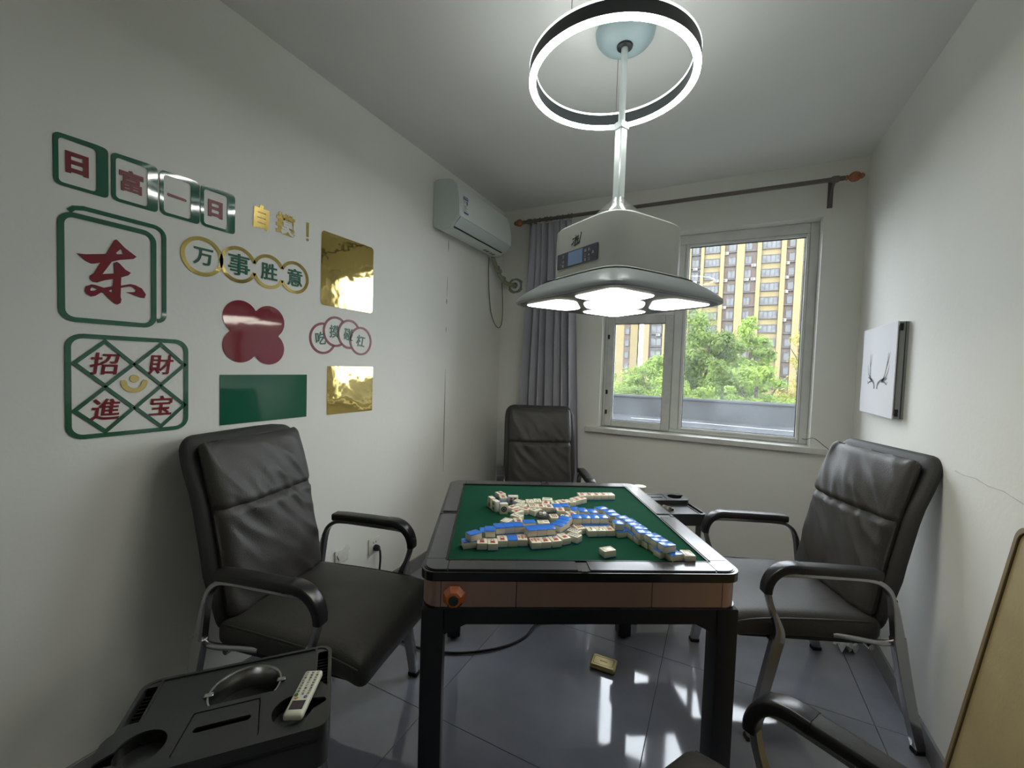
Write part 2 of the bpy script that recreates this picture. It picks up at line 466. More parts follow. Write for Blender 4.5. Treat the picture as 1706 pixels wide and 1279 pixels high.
# ------------------------------------------------------------------ room
W, H, YF = 2.502, 2.7185, -4.6
WX0, WX1, WZ0, WZ1 = 0.9096, 2.2895, 0.92, 2.3845     # window opening
def struct(name, bm, m, label=None, smooth=False, parent=None):
    return ob(name, bm, m, parent, smooth=smooth, kind='structure', label=label)
b = NB(); box(b, -0.15, YF - .15, 0, 0, 0.24, H + .1)
wall_left = struct('wall_left', b, 'wall', 'off-white painted left wall carrying the tile decorations')
b = NB(); box(b, W, YF - .15, 0, W + .15, 0.24, H + .1)
wall_right = struct('wall_right', b, 'wall', 'off-white painted right wall behind the right chair')
b = NB()
box(b, 0, 0, 0, WX0, .24, H); box(b, WX1, 0, 0, W, .24, H); box(b, WX0, 0, 0, WX1, .24, WZ0 - .045); box(b, WX0, 0, WZ1, WX1, .24, H)
struct('wall_back', b, 'wall', 'off-white back wall around the window')
b = NB(); box(b, 0, YF - .15, 0, W, YF, H)
struct('wall_front', b, 'wall')
b = NB(); box(b, -.15, YF - .15, H, W + .15, .24, H + .12)
struct('ceiling', b, 'ceiling', 'plain painted ceiling above the lamps')
b = NB(); box(b, -.15, YF - .15, -.12, W + .15, .24, -.004)
floor = struct('floor', b, 'grout', 'polished grey tiled floor reflecting the window')
gx, gy, T = -0.0296, -1.1575, 0.8
xs = [0.0] + [gx + T * k for k in range(1, 4)] + [W]
ys = sorted([gy + T * k for k in range(-5, 3) if YF < gy + T * k < 0] + [YF, 0.0])
for i in range(len(xs) - 1):
    for j in range(len(ys) - 1):
        g = 0.0012
        if xs[i + 1] - xs[i] < .02: continue
        b = NB(); box(b, xs[i] + g, ys[j] + g, -.012, xs[i + 1] - g, ys[j + 1] - g, 0, bev=.0006, seg=1)
        ob('floor_tile', b, 'tile', floor, smooth=False)
def skirting(name, horizontal, x, y0, y1):
    root = None
    n = 0
    seams = [v for v in (ys if horizontal == 'y' else xs) if y0 < v < y1]
    cuts = [y0] + seams + [y1]
    b = NB()
    for a, c in zip(cuts, cuts[1:]):
        if horizontal == 'y': box(b, min(x, x + (.011 if x < 1 else -.011)), a + .0008, 0, max(x, x + (.011 if x < 1 else -.011)), c - .0008, .088, bev=.0015, seg=1)
        else: box(b, a + .0008, -.011, 0, c - .0008, 0, .088, bev=.0015, seg=1)
    return struct(name, b, 'skirt')
skirting('baseboard_left', 'y', 0, YF, -.011)
skirting('baseboard_right', 'y', W, YF, -.011)
skirting('baseboard_back', 'x', 0, .011, W - .011)
# cracks along the panel seam of the left wall
for y, z0, z1, w in ((-.803, 2.17, 2.25, .006), (-.805, 1.85, 2.0, .003), (-.808, 1.80, 1.84, .007), (-.808, 1.60, 1.64, .004), (-.803, .60, 1.345, .006)):
    b = NB()
    pts = [(y + random.uniform(-.0015, .0015) + (z0 + (z1 - z0) * i / 8 - 1) * -.003, z0 + (z1 - z0) * i / 8) for i in range(9)]
    n = len(pts); L_ = []
    for i, (py, pz) in enumerate(pts):
        hw = w / 2 * math.sin(PI * (i + .3) / (n - .4)) + .0004
        L_.append((b.verts.new((.0006, py - hw, pz)), b.verts.new((.0006, py + hw, pz))))
    for p, q in zip(L_, L_[1:]): b.faces.new((p[0], p[1], q[1], q[0]))
    ob('wall_crack', b, 'crack', wall_left, smooth=False)
b = NB()
ribbon(b, [(-1.27, 1.063), (-1.33, 1.060), (-1.40, 1.066), (-1.47, 1.058), (-1.55, 1.062), (-1.64, 1.05), (-1.75, 1.045)], .004, .0008)
bmesh.ops.transform(b, matrix=Matrix(((0, 0, -1, W), (1, 0, 0, 0), (0, 1, 0, 0), (0, 0, 0, 1))), verts=b.verts)
ob('wall_crack', b, 'scuff', wall_right, smooth=False)
# ------------------------------------------------------------------ window
win = empty('window_1', (0, 0, 0)); win['kind'] = 'structure'; win['label'] = 'white plastic framed window with dusty panes'
FY0, FY1 = .10, .16
def bar(bm, x0, x1, z0, z1, y0=FY0, y1=FY1, mi=0): box(bm, x0, y0, z0, x1, y1, z1, bev=.004, seg=1, mi=mi)
b = NB()
bar(b, WX0, WX0 + .045, WZ0, WZ1); bar(b, WX1 - .05, WX1, WZ0, WZ1); bar(b, WX0 + .045, WX1 - .05, WZ1 - .07, WZ1); bar(b, WX0 + .045, WX1 - .05, WZ0, WZ0 + .025)
bar(b, 1.425, 1.485, WZ0 + .025, WZ1 - .07)
bar(b, WX0 + .045, 1.425, 1.80, 1.86)
ob('window_frame', b, 'pvc', win)
b = NB()   # opening casement, lower left
cx0, cx1, cz0, cz1 = .932, 1.425, .926, 1.800
for a in ((cx0, cx0 + .055, cz0, cz1), (cx1 - .06, cx1, cz0, cz1), (cx0 + .055, cx1 - .06, cz0, cz0 + .05), (cx0 + .055, cx1 - .06, cz1 - .06, cz1)):
    bar(b, *a, y0=.082, y1=.135)
sash = ob('casement', b, 'pvc_dirty', win)
def pane(x0, x1, z0, z1, parent, y=.128):
    b = NB(); box(b, x0, y, z0, x1, y + .004, z1)
    o = ob('glass_pane', b, 'glass', parent, smooth=False)
    b = NB()
    for a in ((x0, x0 + .004, z0, z1), (x1 - .004, x1, z0, z1), (x0, x1, z0, z0 + .004), (x0, x1, z1 - .004, z1)): box(b, a[0] - (.002 if a[0] == x0 else 0), y - .010, a[2], a[1], y - .001, a[3])
    ob('gasket', b, 'gasket', parent, smooth=False)
pane(.987, 1.365, .976, 1.740, sash, y=.108)
pane(.955, 1.425, 1.86, 2.314, win)
b = NB()
for a in ((1.485, 1.507, .945, 2.314), (2.222, 2.24, .945, 2.314), (1.507, 2.222, .945, .962), (1.507, 2.222, 2.296, 2.314)): bar(b, *a, y0=.092, y1=.125)
ob('glazing_bead', b, 'pvc', win)
pane(1.507, 2.222, .962, 2.296, win)
b = NB()
for z in (1.02, 1.18, 1.62): box(b, .935, .078, z, .952, .098, z + .035, bev=.003, seg=1)
ob('hinge', b, 'gasket', sash)
b = NB(); box(b, WX0 - .10, -.038, .882, WX1 + .10, 0, .92, bev=.004); box(b, WX0, 0, .882, WX1, .20, .92)
struct('trim_1', b, 'sill', 'pale stone window sill slab below the window')
# ------------------------------------------------------------------ outdoors
b = NB(); box(b, -80, .4, -6.3, 80, 140, -6)
struct('ground', b, 'ground', 'grassy ground far below the window')
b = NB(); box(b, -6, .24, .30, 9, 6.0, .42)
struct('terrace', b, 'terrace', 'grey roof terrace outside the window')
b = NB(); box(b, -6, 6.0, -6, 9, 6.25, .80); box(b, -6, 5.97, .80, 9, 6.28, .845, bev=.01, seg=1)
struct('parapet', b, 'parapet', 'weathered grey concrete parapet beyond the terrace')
b = NB(); sweep(b, smooth_path([(.2, 5.2, .44), (1.5, 5.25, .44), (2.6, 5.15, .44), (4.0, 5.2, .44)]), circ(.006, 6))
ob('cable', b, 'white_line', label='thin pale cable lying along the grey roof terrace outside', category='cable')
KB = 101.25 / 83.25
def bx(x): return CAM[0] + (x - CAM[0]) * KB
def bz(z): return CAM[2] + (z - CAM[2]) * KB
YB = 98.0
bld = empty('apartment_tower', (bx(2), YB, -6), label='tall yellow apartment tower filling the large window pane', category='building')
def part(name, bm, mats, parent=bld, **kw):
    o = ob(name, bm, mats, parent, smooth=False, **kw)
    o.matrix_parent_inverse = Matrix.Translation(-parent.location) if parent.parent is None else Matrix()
    return o
PITCH = 2.36; FL0 = 8.65 - PITCH * 6
NFL = 15
zt = bz(FL0 + PITCH * NFL)
b = NB(); box(b, bx(-11.8), YB, -6, bx(24), YB + 14, zt)
part('wall', b, 'facade')
b = NB(); box(b, bx(-11.9), YB - .9, zt, bx(24.2), YB + 14.2, zt + 1.2)
part('roof', b, 'facade_brown')
# bays: (x0, x1, kind, window x0, x1)
bays = [(-10.8, -8.4, 'facade_grey', -10.5, -8.6), (-4.05, -2.42, 'facade_grey', -3.95, -2.75), (1.35, 3.25, 'facade_brown', 1.95, 3.15), (4.45, 6.32, 'facade_brown', 4.5, 5.55),
        (10.5, 11.85, 'facade_brown', 10.95, 11.8), (12.85, 14.6, 'facade_brown', 12.95, 14.4), (17.5, 19.2, 'facade_grey', 17.7, 19)]
flats = [(-7.5, -5.0), (-1.80, .62), (7.05, 9.7), (15.2, 17.0)]
piers = [(-11.8, -10.8, 'facade_orange'), (-8.4, -7.95, 'facade'), (-4.65, -4.05, 'facade'), (-2.42, -1.92, 'facade'), (.72, 1.35, 'facade'), (3.25, 4.45, 'facade'), (6.32, 6.95, 'facade'), (9.8, 10.5, 'facade'), (11.85, 12.85, 'facade'), (14.6, 15.1, 'facade')]
for x0, x1, m in piers:
    b = NB(); box(b, bx(x0), YB - .8, -6, bx(x1), YB, zt); part('pier', b, m)
for x0, x1, m, _, _ in bays:
    b = NB(); box(b, bx(x0) + .02, YB - .15, -6, bx(x1) - .02, YB - .002, zt); part('bay_wall', b, m)
for k in range(NFL):
    z = bz(FL0 + PITCH * k)
    if k % 1 == 0:
        b = NB()
        for x0, x1 in flats: box(b, bx(x0) - .1, YB - .3, z - .10, bx(x1) + .1, YB, z - .02)
        for x0, x1, *_ in bays: box(b, bx(x0), YB - .5, z - .30, bx(x1), YB - .15, z - .10)
        part('sill_band', b, 'win_frame')
def window_mesh(w, h):
    bm = NB()
    box(bm, -w / 2, -.12, 0, w / 2, -.10, h, mi=1)
    t = .09
    for a in ((-w / 2, -w / 2 + t, 0, h), (w / 2 - t, w / 2, 0, h), (-w / 2, w / 2, 0, t), (-w / 2, w / 2, h - t, h)): box(bm, a[0], -.22, a[2], a[1], -.02, a[3], mi=0)
    n = 4 if w > 2.4 else (2 if w > 1.1 else 1)
    for i in range(1, n): box(bm, -w / 2 + w * i / n - .035, -.2, 0, -w / 2 + w * i / n + .035, -.05, h, mi=0)
    if w > 1.1:
        box(bm, -w / 2 + t, -.105, t, -w / 2 + w * .22, -.085, h - t, mi=2)
        box(bm, w / 2 - w * .2, -.105, t, w / 2 - t, -.085, h - t, mi=2)
    return fin(bm, ['win_frame', 'win_glass', 'win_curtain'], False)
wm = {}
rnd = random.Random(5)
for spec in [(a, c, 1.62, 0) for a, c in flats] + [(w0, w1, 1.75, 1) for _, _, _, w0, w1 in bays]:
    x0, x1, hh, isb = spec
    w = (x1 - x0) * KB
    me = window_mesh(w, hh)
    for k in range(NFL):
        z = bz(FL0 + PITCH * k)
        o = link('window', me, bld, (bx((x0 + x1) / 2), YB - (.15 if isb else 0), z))
        o.matrix_parent_inverse = Matrix.Translation(-bld.location)
b = NB(); box(b, -.45, -.4, 0, .45, 0, .62, bev=.03, seg=1); lathe(b, [(.01, -.41), (.2, -.41), (.22, -.40)], 10, axis='y', c=(-.12, 0, .31), mi=1)
acm = fin(b, ['ac_box', 'win_frame'], False)
for x, ks in ((1.62, (3, 8, 10, 12, 5)), (-3.3, (10, 11, 9)), (5.9, (11, 10, 4)), (4.9, (10,)), (10.7, (9, 10, 11, 7)), (0.3, (10,)), (-.9, (7,)), (-9.2, (6, 4)), (9.9, (3,))):
    for k in ks:
        o = link('outdoor_unit', acm, bld, (bx(x), YB - (.15 if True else 0), bz(FL0 + PITCH * k) - .72))
        o.matrix_parent_inverse = Matrix.Translation(-bld.location)
b2 = empty('apartment_block', (bx(-17), YB + 3, -6), label='yellow apartment block left of the narrow strip of sky', category='building')
b = NB(); box(b, bx(-30), YB + 3, -6, bx(-13.45), YB + 5, zt - 4); part('wall', b, 'facade', b2)
b = NB(); box(b, bx(-16.1), YB + 2.9, -6, bx(-14.9), YB + 3, zt - 4); part('bay_wall', b, 'facade_brown', b2)
b = NB(); box(b, bx(-30.2), YB + 2.8, zt - 4, bx(-13.35), YB + 5.2, zt - 3); part('roof', b, 'facade_brown', b2)
me = window_mesh(1.1, 1.7)
for k in range(NFL - 2):
    o = link('window', me, b2, (bx(-15.5), YB + 2.9, bz(FL0 + PITCH * k))); o.matrix_parent_inverse = Matrix.Translation(-b2.location)
    o = link('window', me, b2, (bx(-18.5), YB + 3, bz(FL0 + PITCH * k))); o.matrix_parent_inverse = Matrix.Translation(-b2.location)
# trees
def tree(x, y, top, rx, rz, leaf, label, seed, n=5200, ls=.085, loose=.35):
    r = random.Random(seed)
    root = empty('tree', (x, y, -6), label=label, category='tree', group='trees beyond the parapet')
    b = NB(); h = top - rz + 6
    sweep(b, smooth_path([(0, 0, 0), (.1, .05, h * .4), (-.06, 0, h * .8), (0.02, 0, h + rz * .5)]), circ(.11, 7), scale=lambda t: (1.3 - t, 1.3 - t))
    for i in range(7):
        a = r.uniform(0, 2 * PI); z0 = h * r.uniform(.72, .98)
        sweep(b, smooth_path([(0, 0, z0), (rx * .4 * math.cos(a), rx * .4 * math.sin(a), z0 + rz * .4), (rx * .8 * math.cos(a), rx * .8 * math.sin(a), z0 + rz * .8)], 3), circ(.035, 5), scale=lambda t: (1.2 - t, 1.2 - t))
    ob('trunk', b, 'trunk', root)
    # clumps of leaves
    vs, fs = [], []
    cl = []
    for i in range(46):
        while True:
            p = Vector((r.uniform(-1, 1), r.uniform(-1, 1), r.uniform(-1, 1)))
            if .25 < p.length < 1: break
        cl.append((Vector((p.x * rx, p.y * rx, p.z * rz + h)), r.uniform(.22, .5) * rx * (1 - loose * .4)))
    for i in range(n):
        c, cr_ = cl[r.randrange(len(cl))]
        d = Vector((r.gauss(0, 1), r.gauss(0, 1), r.gauss(0, 1))); d.normalize()
        p = c + Vector((d.x, d.y, d.z * .7)) * (cr_ * r.uniform(.35, 1.15))
        nrm = (d + Vector((r.uniform(-.8, .8), r.uniform(-.8, .8), r.uniform(-.2, 1.0)))).normalized()
        t = nrm.orthogonal().normalized(); t.rotate(Matrix.Rotation(r.uniform(0, 2 * PI), 3, nrm)); w = nrm.cross(t)
        s = ls * r.uniform(.6, 1.3)
        k = len(vs)
        vs += [p - t * s, p + w * s * .45, p + t * s, p - w * s * .45]
        fs.append((k, k + 1, k + 2, k + 3))
    me = bpy.data.meshes.new('leaves'); me.from_pydata([tuple(v) for v in vs], [], fs); me.materials.append(M[leaf])
    link('foliage', me, root, kind='stuff')
    return root
trees = [
    (1.18, 17.5, 4.15, 1.60, 2.6, 'leaf_a', 'tallest green tree, crown in the middle of the window view', 21000, .080),
    (3.05, 21.5, 4.50, 1.05, 2.5, 'leaf_b', 'slender bright green tree right of the tallest tree', 8000, .085),
    (4.70, 14.0, 2.95, 1.45, 1.8, 'leaf_c', 'yellow-green tree at the right side of the window view', 13000, .060),
    (-5.92, 24.0, 2.68, 1.8, 2.1, 'leaf_a', 'rounded green tree at the left edge of the small pane', 8000, .11),
    (-.75, 14.0, 2.05, 1.12, 1.3, 'leaf_b', 'green tree behind the opening casement, in front of the tower', 9000, .068),
    (2.52, 8.3, 1.60, .66, 1.0, 'leaf_b', 'bright low tree in front of the right side of the tower', 9000, .045),
    (.75, 11.0, 1.40, .93, 1.1, 'leaf_b', 'low bright green tree just behind the parapet in the middle', 9500, .052),
    (4.62, 11.0, 1.35, 1.02, 1.15, 'leaf_d', 'greyish green low tree behind the right end of the parapet', 9000, .052),
    (8.15, 21.5, 3.1, 1.9, 2.3, 'leaf_c', 'yellow-green tree beyond the right edge of the window', 5000, .11),
    (2.02, 14.0, 2.0, .95, 1.35, 'leaf_a', 'mid green tree between the tallest tree and the bright low one', 8000, .066),
    (-.72, 8.3, 1.12, .77, .85, 'leaf_a', 'low green tree behind the parapet, lower left of the view', 8500, .045),
    (-5.67, 17.5, 2.5, 1.7, 1.8, 'leaf_a', 'green tree beyond the left edge of the window', 4500, .10),
    (7.20, 17.5, 1.9, 1.4, 1.6, 'leaf_c', 'yellowish tree beyond the right end of the parapet', 4500, .09)]
for i, (x, y, top, rx, rz, leaf, lab, n, ls) in enumerate(trees): tree(x, y, top, rx, rz, leaf, lab, 20 + i, n, ls)
# ------------------------------------------------------------------ table lamp
LX, LY = 1.353, -1.535
lamp = empty('pendant_lamp', (LX, LY, H), math.radians(58), label='large grey square lamp hanging from a telescopic pole over the mahjong table', category='lamp')
def lz(z): return z - H
def sq(s, n=5.0, k=72, rot=0, wav=0):
    out = []
    for i in range(k):
        a = 2 * PI * i / k
        c, s_ = math.cos(a), math.sin(a)
        rr = (abs(c) ** n + abs(s_) ** n) ** (-1 / n)
        out.append((s * rr * c, s * rr * s_))
    return out
def loft(bm, rows, mi=0, capb=False, capt=False):
    rings = []
    for pts, z in rows: rings.append([bm.verts.new((p[0], p[1], z if not callable(z) else z(p))) for p in pts])
    n = len(rings[0])
    for a, c in zip(rings, rings[1:]):
        for i in range(n):
            f = bm.faces.new((a[i], a[(i + 1) % n], c[(i + 1) % n], c[i])); f.material_index = mi
    if capb: bm.faces.new(rings[0]).material_index = mi
    if capt: bm.faces.new(rings[-1]).material_index = mi
    return bm
b = NB()
loft(b, [(sq(.190, 5), lz(1.728)), (sq(.198, 5), lz(1.736)), (sq(.198, 5), lz(1.90)), (sq(.196, 5), lz(1.932)), (sq(.188, 5), lz(1.940)), (sq(.14, 4), lz(1.958)), (sq(.05, 3), lz(1.975))], capt=True)
ob('lamp_body', b, 'lamp_shell', lamp)
b = NB(); loft(b, [(sq(.118, 3), lz(1.962)), (sq(.112, 3), lz(1.972)), (sq(.055, 2.6), lz(2.03)), (sq(.024, 2.2), lz(2.062)), (sq(.022, 2.2), lz(2.066))], capt=True)
ob('top_cap', b, 'clear', lamp)
b = NB()
loft(b, [(sq(.192, 5), lz(1.738)), (sq(.214, 5), lz(1.733)), (sq(.250, 5.4), lz(1.716)), (sq(.284, 6), lz(1.692)), (sq(.308, 6.5), lz(1.670)), (sq(.319, 7), lz(1.656)), (sq(.320, 7), lz(1.645)), (sq(.316, 7), lz(1.640)), (sq(.306, 7), lz(1.641))], capb=True, capt=True)
ob('lamp_brim', b, ['lamp_rim'], lamp)
b = NB()
loft(b, [(sq(.200, 5), lz(1.742)), (sq(.217, 5), lz(1.7365)), (sq(.240, 5.3), lz(1.7255))])
ob('shell_step', b, 'lamp_shell', lamp)
def diff(pts, z0=1.6396, d=.010):
    bm = NB(); n = len(pts)
    cx = sum(p[0] for p in pts) / n; cy = sum(p[1] for p in pts) / n
    rows = []
    for k, dz in ((1.0, 0), (.985, -.0025), (.93, -.0045), (.6, -.006), (.2, -.0065)):
        rows.append(([(cx + (p[0] - cx) * k, cy + (p[1] - cy) * k) for p in pts], lz(z0 + dz)))
    loft(bm, rows, capb=True, capt=True)
    return bm
def rounded(poly, r, n=5):
    out = []; m = len(poly)
    for i in range(m):
        p0, p1, p2 = Vector(poly[i - 1]), Vector(poly[i]), Vector(poly[(i + 1) % m])
        a = (p0 - p1).normalized(); c = (p2 - p1).normalized()
        rr = r[i] if isinstance(r, (list, tuple)) else r
        rr = min(rr, (p0 - p1).length * .45, (p2 - p1).length * .45)
        s, e = p1 + a * rr, p1 + c * rr
        for k in range(n + 1):
            t = k / n
            q = s * (1 - t) ** 2 + p1 * 2 * t * (1 - t) + e * t * t
            out.append((q.x, q.y))
    return out
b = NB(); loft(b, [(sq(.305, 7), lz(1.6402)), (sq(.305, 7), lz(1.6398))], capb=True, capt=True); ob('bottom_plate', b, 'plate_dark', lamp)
ob('diffuser', diff([((x - y) * .7071, (x + y) * .7071) for x, y in sq(.120, 3.4, 40)]), 'diffuser', lamp)
petal = rounded([(.374, 0), (.212, .150), (.143, .102), (.143, -.102), (.212, -.150)], [.035, .04, .03, .03, .04])
pm = fin(diff(petal), 'diffuser')
for k in range(4): link('diffuser', pm, lamp, (0, 0, 0), (0, 0, PI / 4 + k * PI / 2))
link('diffuser', lamp.children[3].data, None) if False else None
b = NB()
box(b, -.018, -.018, lz(1.985), .018, .018, lz(2.34), bev=.004, seg=1); box(b, -.022, -.022, lz(2.335), .022, .022, lz(2.365), bev=.003, seg=1)
ob('pole', b, 'pole', lamp)
b = NB(); lathe(b, [(.013, lz(2.36)), (.013, lz(2.66))], 16, cap=True)
for z in (2.30, 2.285): lathe(b, [(.004, -.0195), (.004, -.0185)], 8, axis='x', c=(0, 0, lz(z)), cap=True)
ob('inner_pole', b, 'pole', lamp)
b = NB(); lathe(b, [(.014, lz(2.655)), (.030, lz(2.657)), (.032, lz(2.665)), (.030, lz(2.685)), (.014, lz(2.69))], 24, cap=True)
ob('collar', b, 'black_plastic', lamp)
b = NB(); lathe(b, [(.03, lz(2.664)), (.07, lz(2.668)), (.10, lz(2.682)), (.113, lz(2.700)), (.116, lz(H - .001))], 40, cap=True)
ob('ceiling_canopy', b, 'canopy', lamp)
# control panel on the face that looks left of the camera: local -y face after rotation
face = empty('tmp', (0, 0, 0)); bpy.data.objects.remove(face)
def on_face(bm, u, z, mtxz=0, off=.0):
    # local frame on the left front face: u to the right as seen from outside, z up
    m = Matrix(((-0.0, 0, -1, -.1975 - off), (-1, 0, 0, -u), (0, 1, 0, lz(z)), (0, 0, 0, 1)))
    bmesh.ops.transform(bm, matrix=m, verts=bm.verts)
    return bm
b = plate_bm(rr2(-.118, -.030, .118, .030, .003, 2), [], .003)
ob('control_panel', on_face(b, -.008, 1.802), 'screen', lamp, smooth=False)
b = plate_bm(rr2(-.042, -.026, .042, .026, .001, 1), [], .0045)
ob('display', on_face(b, -.014, 1.802), 'lcd', lamp, smooth=False)
b = NB()
for i, (u, z, s) in enumerate([(-.11, .016, '三'), (-.11, -.004, '1.2'), (-.11, -.02, '旺'), (-.125, -.012, '一'), (.022, .014, '回'), (.042, .014, '日'), (.022, -.004, '二'), (.042, -.005, 'A'), (.022, -.02, '目'), (.044, -.02, '三'), (.064, .0, '品')]):
    merge(b, text_bm(s, .011, .0005), Matrix.Translation((u + .0, z, .0032)))
ob('key_print', on_face(b, .022, 1.802), 'silver', lamp, smooth=False)
b = NB()
for pth, w in (([(-.03, -.012), (-.005, .0), (.002, .014)], .004), ([(-.024, .008), (.012, .013)], .0035), ([(-.02, -.002), (.014, .004)], .0035), ([(-.008, -.02), (-.006, .02)], .004), ([(.004, -.016), (.006, .008)], .003), ([(.014, -.016), (.026, .024)], .0045), ([(-.014, -.018), (.02, -.012)], .0035)):
    ribbon(b, pth, w, .002)
ob('emblem', on_face(b, -.012, 1.868), ['dark_print'], lamp, smooth=False)
b = NB()
for pth, w in (([(-.022, .012), (.01, .017)], .0025), ([(-.012, -.012), (-.010, .016)], .0025), ([(.0165, -.006), (.024, .02)], .0025)): ribbon(b, pth, w, .0028)
ob('emblem_highlight', on_face(b, -.012, 1.868), ['silver'], lamp, smooth=False)
# ------------------------------------------------------------------ LED ring
RX, RY, RZ, RR = 1.350, -1.705, 2.42, .288
ringl = empty('ring_lamp', (RX, RY, H), label='glowing white LED ring lamp with black band hung below the ceiling', category='lamp')
def hoop(r0, r1, z0, z1, n=96):
    bm = NB(); lathe(bm, [(r0, z0 - H), (r1, z0 - H), (r1, z1 - H), (r0, z1 - H), (r0, z0 - H)], n); bmesh.ops.remove_doubles(bm, verts=bm.verts, dist=1e-6); return bm
ob('band', hoop(RR - .0115, RR + .0115, RZ + .0035, RZ + .047), 'ring_band', ringl)
ob('led_strip', hoop(RR - .0118, RR + .0118, RZ - .0025, RZ + .0032), 'led', ringl)
ob('led_strip', hoop(RR - .0118, RR + .0118, RZ + .0475, RZ + .0545), 'led_up', ringl)
b = NB()
for a in (100, 258, 310):
    x, y = RR * math.cos(math.radians(a)), RR * math.sin(math.radians(a))
    sweep(b, [(x, y, RZ + .047 - H), (x * .62, y * .62 - .0, -.03)] if a < 0 else [(x, y, RZ + .047 - H), (x, y * 1.0 , -.002)], circ(.0012, 6))
ob('suspension_wire', b, 'grey_cable', ringl)
b = NB(); box(b, -.13, -.42, -.035, .03, -.30, -.0005, bev=.004)
ob('driver_box', b, 'black_plastic', ringl)
# ------------------------------------------------------------------ air conditioner
AY0, AY1 = -.99, -.245
prof = [(.0005, 2.29), (.0005, 2.575), (.03, 2.588), (.12, 2.578), (.165, 2.555), (.19, 2.505), (.205, 2.42), (.207, 2.34), (.185, 2.322), (.150, 2.282), (.10, 2.262), (.05, 2.262)]
ac = empty('air_conditioner', (0, (AY0 + AY1) / 2, 2.42), label='white wall-mounted split air conditioner near the ceiling on the left wall', category='air conditioner')
def along(bm, prof, y0, y1, mi=0, cap=True, off=(0, -(AY0 + AY1) / 2, -2.42)):
    A = [bm.verts.new((p[0] + off[0], y0 + off[1], p[1] + off[2])) for p in prof]; B_ = [bm.verts.new((p[0] + off[0], y1 + off[1], p[1] + off[2])) for p in prof]
    n = len(prof)
    for i in range(n): bm.faces.new((A[i], A[(i + 1) % n], B_[(i + 1) % n], B_[i])).material_index = mi
    if cap:
        bm.faces.new(A).material_index = mi; bm.faces.new(B_).material_index = mi
    return bm
def smooth_prof(pr, k=3): return [(v.x, v.y) for v in smooth_path([(p[0], p[1], 0) for p in pr], k)]
P1 = [(.0005, 2.29), (.0005, 2.575)] + smooth_prof(prof[2:8]) + smooth_prof(prof[8:])
ob('casing', along(NB(), P1, AY0 + .012, AY1 - .012), 'ac', ac)
for y0, y1 in ((AY0, AY0 + .013), (AY1 - .013, AY1)):
    ob('end_cap', along(NB(), [(.0005 + (p[0] - .0005) * 1.004, 2.42 + (p[1] - 2.42) * 1.004) for p in P1], y0, y1), 'ac_side', ac)
b = NB()
pp = [(.2085, 2.335), (.2095, 2.42), (.194, 2.508), (.170, 2.557), (.166, 2.557), (.19, 2.505), (.205, 2.42), (.2045, 2.335)]
along(b, pp, AY0 + .02, AY1 - .02); ob('front_panel', b, 'ac', ac)
b = NB(); along(b, [(.152, 2.281), (.158, 2.279), (.207, 2.325), (.2085, 2.332), (.204, 2.334)], AY0 + .02, AY1 - .02); ob('louvre', b, 'ac_side', ac)
b = NB(); along(b, [(.144, 2.277), (.1515, 2.2825), (.1525, 2.2795), (.1455, 2.2745)], AY0 + .035, AY1 - .05); ob('air_slot', b, 'gasket', ac, smooth=False)
def on_ac(bm, y, z, x=.2105, tilt=0):
    bmesh.ops.transform(bm, matrix=Matrix.Translation((x, y - (AY0 + AY1) / 2, z - 2.42)) @ Matrix.Rotation(tilt, 4, 'Y') @ Matrix(((0, 0, 1, 0), (1, 0, 0, 0), (0, 1, 0, 0), (0, 0, 0, 1))), verts=bm.verts)
    return bm
b = plate_bm(rr2(-.026, -.055, .026, .055, .002, 1), [], .0008)
lab = ob('energy_label', on_ac(b, -.915, 2.418, tilt=-.06), 'paper', ac, smooth=False)
b = NB()
merge(b, plate_bm(rr2(-.026, .034, .026, .055, .001, 1), [], .0012)); merge(b, plate_bm(rr2(-.026, -.055, .026, -.045, .001, 1), [], .0012))
ob('label_band', on_ac(b, -.915, 2.418, tilt=-.06), 'blue_print', lab, smooth=False)
b = NB()
merge(b, text_bm('能效标识', .011, .0004), Matrix.Translation((0, .0465, .0014)))
ob('label_text', on_ac(b, -.915, 2.418, tilt=-.06), 'paper', lab, smooth=False)
b = NB()
merge(b, plate_bm(rr2(.004, .006, .020, .030, .001, 1), [], .0006), Matrix.Translation((0, 0, .0008)))
for i, w in enumerate((.030, .022, .038, .018, .034)): merge(b, plate_bm(rr2(-.02, -.004 - i * .008, -.02 + w, -.0015 - i * .008, .0005, 1), [], .0006), Matrix.Translation((0, 0, .0008)))
for i in range(3): merge(b, plate_bm(rr2(-.02, .012 + i * .007, -.005, .015 + i * .007, .0005, 1), [], .0006), Matrix.Translation((0, 0, .0008)))
ob('label_print', on_ac(b, -.915, 2.418, tilt=-.06), 'grey_print', lab, smooth=False)
b = NB()
for y, s in ((-.42, 1.2), (-.37, .8), (-.33, 1.0), (-.46, .9)): box(b, .075, y - .012 * s - (AY0 + AY1) / 2, -.1595, .105, y + .012 * s - (AY0 + AY1) / 2, -.1580)
ob('rating_plate', b, 'grey_print', ac, smooth=False)
